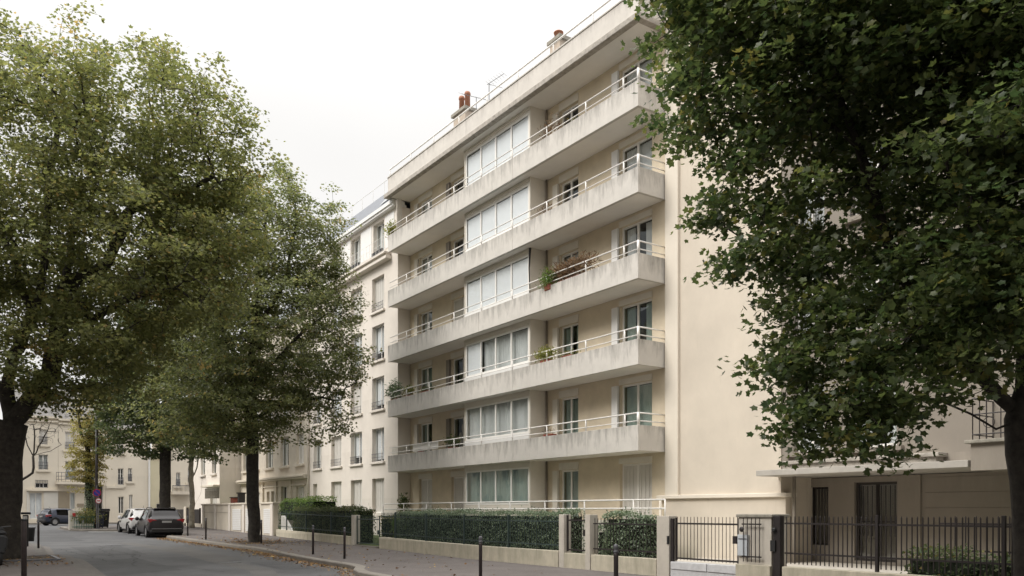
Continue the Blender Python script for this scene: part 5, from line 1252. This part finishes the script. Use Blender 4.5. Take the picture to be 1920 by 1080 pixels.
# ivy-clad yellowish tree on the island, bare tree, pale tree
b = P(168, 958, 54.5); bz = zg(b.y)
t = grow('ivy_clad_tree', 'yellowing slender tree with an ivy-wrapped trunk on the island planter', (b.x, b.y, bz),
     [(b.x, b.y, bz), V(167, 900, 54.5), V(165, 850, 54.5), V(168, 800, 54.5)], [[V(165, 850, 54.5), V(150, 800, 54.5), V(146, 770, 54.5)]],
     [(V(163, 850, 54.5), (1.1, 1.2, 2.7)), (V(150, 880, 54), (.8, .9, 1.2)), (V(182, 830, 54.5), (.8, 1, 2.0)), (V(165, 770, 55), (1.0, 1.0, 1.6))], 420, 34, .13, .4, 'leaf_yellow', 'maple_far', r0=.22, seed=5, group=None, catg='tree')
z0 = bz; n = 1600; an = rng.random(n) * 6.28; hh = rng.random(n); p = np.stack([b.x + .3 * np.cos(an) * (1.1 - .3 * hh), b.y + .3 * np.sin(an), z0 + .2 + 4.2 * hh], 1)
leaves('ivy', p, np.stack([np.cos(an), np.sin(an), .3 + 0 * an], 1) + .4 * rng.normal(size=(n, 3)), np.full(n, .07), rng.random(n), 'oval', 'leaf_ivy', t)
b = P(20, 958, 60)
bt = grow('bare_tree', 'small leafless tree with a crooked limb left of the blue car', (b.x, b.y, zg(b.y)),
     [(b.x, b.y, zg(b.y)), V(22, 935, 60), V(36, 905, 60), V(52, 893, 60), V(63, 882, 60), V(62, 855, 60)],
     [[V(62, 855, 60), V(50, 830, 60), V(45, 800, 60)], [V(62, 855, 60), V(66, 820, 60), V(62, 795, 60)], [V(62, 855, 60), V(80, 825, 60), V(92, 800, 60)], [V(62, 852, 60), V(95, 845, 60), V(115, 834, 60)]],
     [(V(62, 805, 60), (1.6, 1.2, 1.3)), (V(90, 810, 60), (1.2, 1.2, 1.0))], 160, 1, .05, .3, 'leaf_dry', 'oval', r0=.085, seed=9, barkm='bark', group=None, tipr=.009)
b = P(360, 958, 56)
t = grow('pale_tree', 'slim pale-barked tree beside the dark sheet gates', (b.x, b.y, zg(b.y)),
     [(b.x, b.y, zg(b.y)), V(360, 940, 56), V(358, 880, 56), V(360, 800, 56)], [[V(360, 900, 56), V(368, 880, 56), V(372, 850, 56)], [V(360, 960, 56), V(374, 930, 56), V(380, 890, 56), V(378, 860, 56)]],
     [(V(360, 790, 56), (2, 2, 2.4))], 160, 24, .16, .5, 'leaf_deep', 'maple_far', r0=.17, seed=15, barkm='bark_pale', group=None)

# ---------------------------------------------------------------- balcony plants
def plant(label, px, k, w_, h, n, size, kind, m, pot='pot_red', zoff=0, off=.15, name='potted_plant', hang=0, zb=None, up=.4, x=None, potw=None):
    x = x or XF + .3; y = YX(px, x); z = (FB[k] + .80 if k >= 0 else 1.4) if zb is None else zb
    t = empty(name, (x, y, z), label, 'plant')
    pw = potw or w_ * .45
    mb = MB(); mb.prism_y([(x - .10, z - .12), (x + .10, z - .12), (x + .13, z + .14), (x - .13, z + .14)], y - pw, y + pw); build('pot', mb, pot, t, bevel=.02)
    clump('foliage', (x - .02, y, z + .1 + h * .5 + zoff), (off + .12, w_, h * .5), n, size, kind, m, t, hang=hang, up=up)
    return t
plant('wide dried reddish planting along the rail of the third balcony', 1070, 2, 1.4, .7, 1500, .09, 'blade', 'leaf_dry')
plant('green trailing plant hanging over the third balcony front', 1030, 2, .42, .7, 600, .07, 'blade', 'leaf_fresh', zoff=-.15, hang=.8, x=XF + .08)
plant('yellow-green bush in a trough on the second balcony', 1025, 1, .60, .55, 700, .06, 'oval', 'leaf_lime', x=XF + .2)
plant('low grey-green row beside the yellow-green bush on the second balcony', 1066, 1, .6, .25, 260, .04, 'oval', 'leaf_green')
plant('spiky palm-like plant at the left end of the second balcony', 741, 1, .65, .9, 300, .13, 'blade', 'leaf_ivy', up=.8)
plant('smaller leafy plant next to the palm-like one on the second balcony', 768, 1, .5, .55, 300, .07, 'oval', 'leaf_green')
plant('low planting under the left window of the second balcony', 800, 1, .8, .25, 300, .045, 'oval', 'leaf_deep')
plant('leafy plants beside the glazed bay on the lowest balcony', 850, 0, .65, .6, 420, .06, 'oval', 'leaf_deep', x=XF + .45)
plant('small round plant at the left window of the lowest balcony', 790, 0, .28, .35, 160, .05, 'oval', 'leaf_deep', x=XF + .5)
plant('red bowl with sparse twigs on the lowest balcony', 1031, 0, .36, .3, 40, .05, 'blade', 'leaf_dry', potw=.28)
plant('thin dry stems in a trough on the fifth balcony', 1035, 4, .7, .65, 170, .08, 'blade', 'leaf_dry', pot='garden_pier')
plant('few wilted stems on the fourth balcony', 1025, 3, .5, .5, 80, .07, 'blade', 'leaf_dry', pot='garden_pier')
plant('pale green bush at the left end of the fifth balcony', 735, 4, .6, .75, 450, .07, 'oval', 'leaf_lime')
plant('small pot of herbs beside the dry stems on the fifth balcony', 1080, 4, .25, .2, 90, .04, 'oval', 'leaf_green')
plant('dark glossy plant on the ground floor terrace behind the rail', 757, -1, .35, 1.0, 300, .09, 'oval', 'leaf_deep', pot='dark_wood', x=XF + .4)
# fallen leaves along the kerbs and pavement
n = 2600; Y = np.concatenate([16 + 34 * rng.random(1500), 30 + 16 * rng.random(700), 24 + 8 * rng.random(400)])
X = np.array([kx(KR, y) for y in Y]); d = np.where(rng.random(n) < .86, -np.abs(rng.normal(size=n)) * .35, rng.random(n) * 4.2)
X2 = X + d - .02; Z = np.array([zg(y) for y in Y]) + np.where(X2 < X, -KH, .006) + .012
m_ = (X2 < X - .02) | (X2 > X + .02)
p = np.stack([X2, Y, Z], 1)[m_]; k = len(p)
o = leaves('fallen_leaves', p, np.array([0, 0, 1.0]) + .25 * rng.normal(size=(k, 3)), .05 * (.6 + .7 * rng.random(k)), rng.random(k), 'maple_far', 'leaf_litter')
tag(o, 'scattered dry fallen leaves along the right kerb', 'fallen leaves', kind='stuff')
n = 450; p = np.stack([11.7 + 1.1 * rng.normal(size=n), 38 + 2 * rng.normal(size=n), np.zeros(n)], 1); p = p[(p[:, 0] > 10.3) & (p[:, 0] < 14.2)]; n = len(p); p[:, 2] = [zg(y) + .018 for y in p[:, 1]]
o = leaves('fallen_leaves', p, np.array([0, 0, 1.0]) + .25 * rng.normal(size=(n, 3)), .05 * (.6 + .7 * rng.random(n)), rng.random(n), 'maple_far', 'leaf_litter')
tag(o, 'dry fallen leaves round the foot of the second tree', 'fallen leaves', kind='stuff')
n = 450; p = np.stack([.2 + 2.9 * rng.random(n), 27 + 5 * rng.random(n), np.zeros(n)], 1); p[:, 2] = [zg(y) + .02 for y in p[:, 1]]
o = leaves('fallen_leaves', p, np.array([0, 0, 1.0]) + .25 * rng.normal(size=(n, 3)), .045 * (.6 + .7 * rng.random(n)), rng.random(n), 'maple_far', 'leaf_litter')
tag(o, 'dry fallen leaves on the left pavement round the tree pit', 'fallen leaves', kind='stuff')
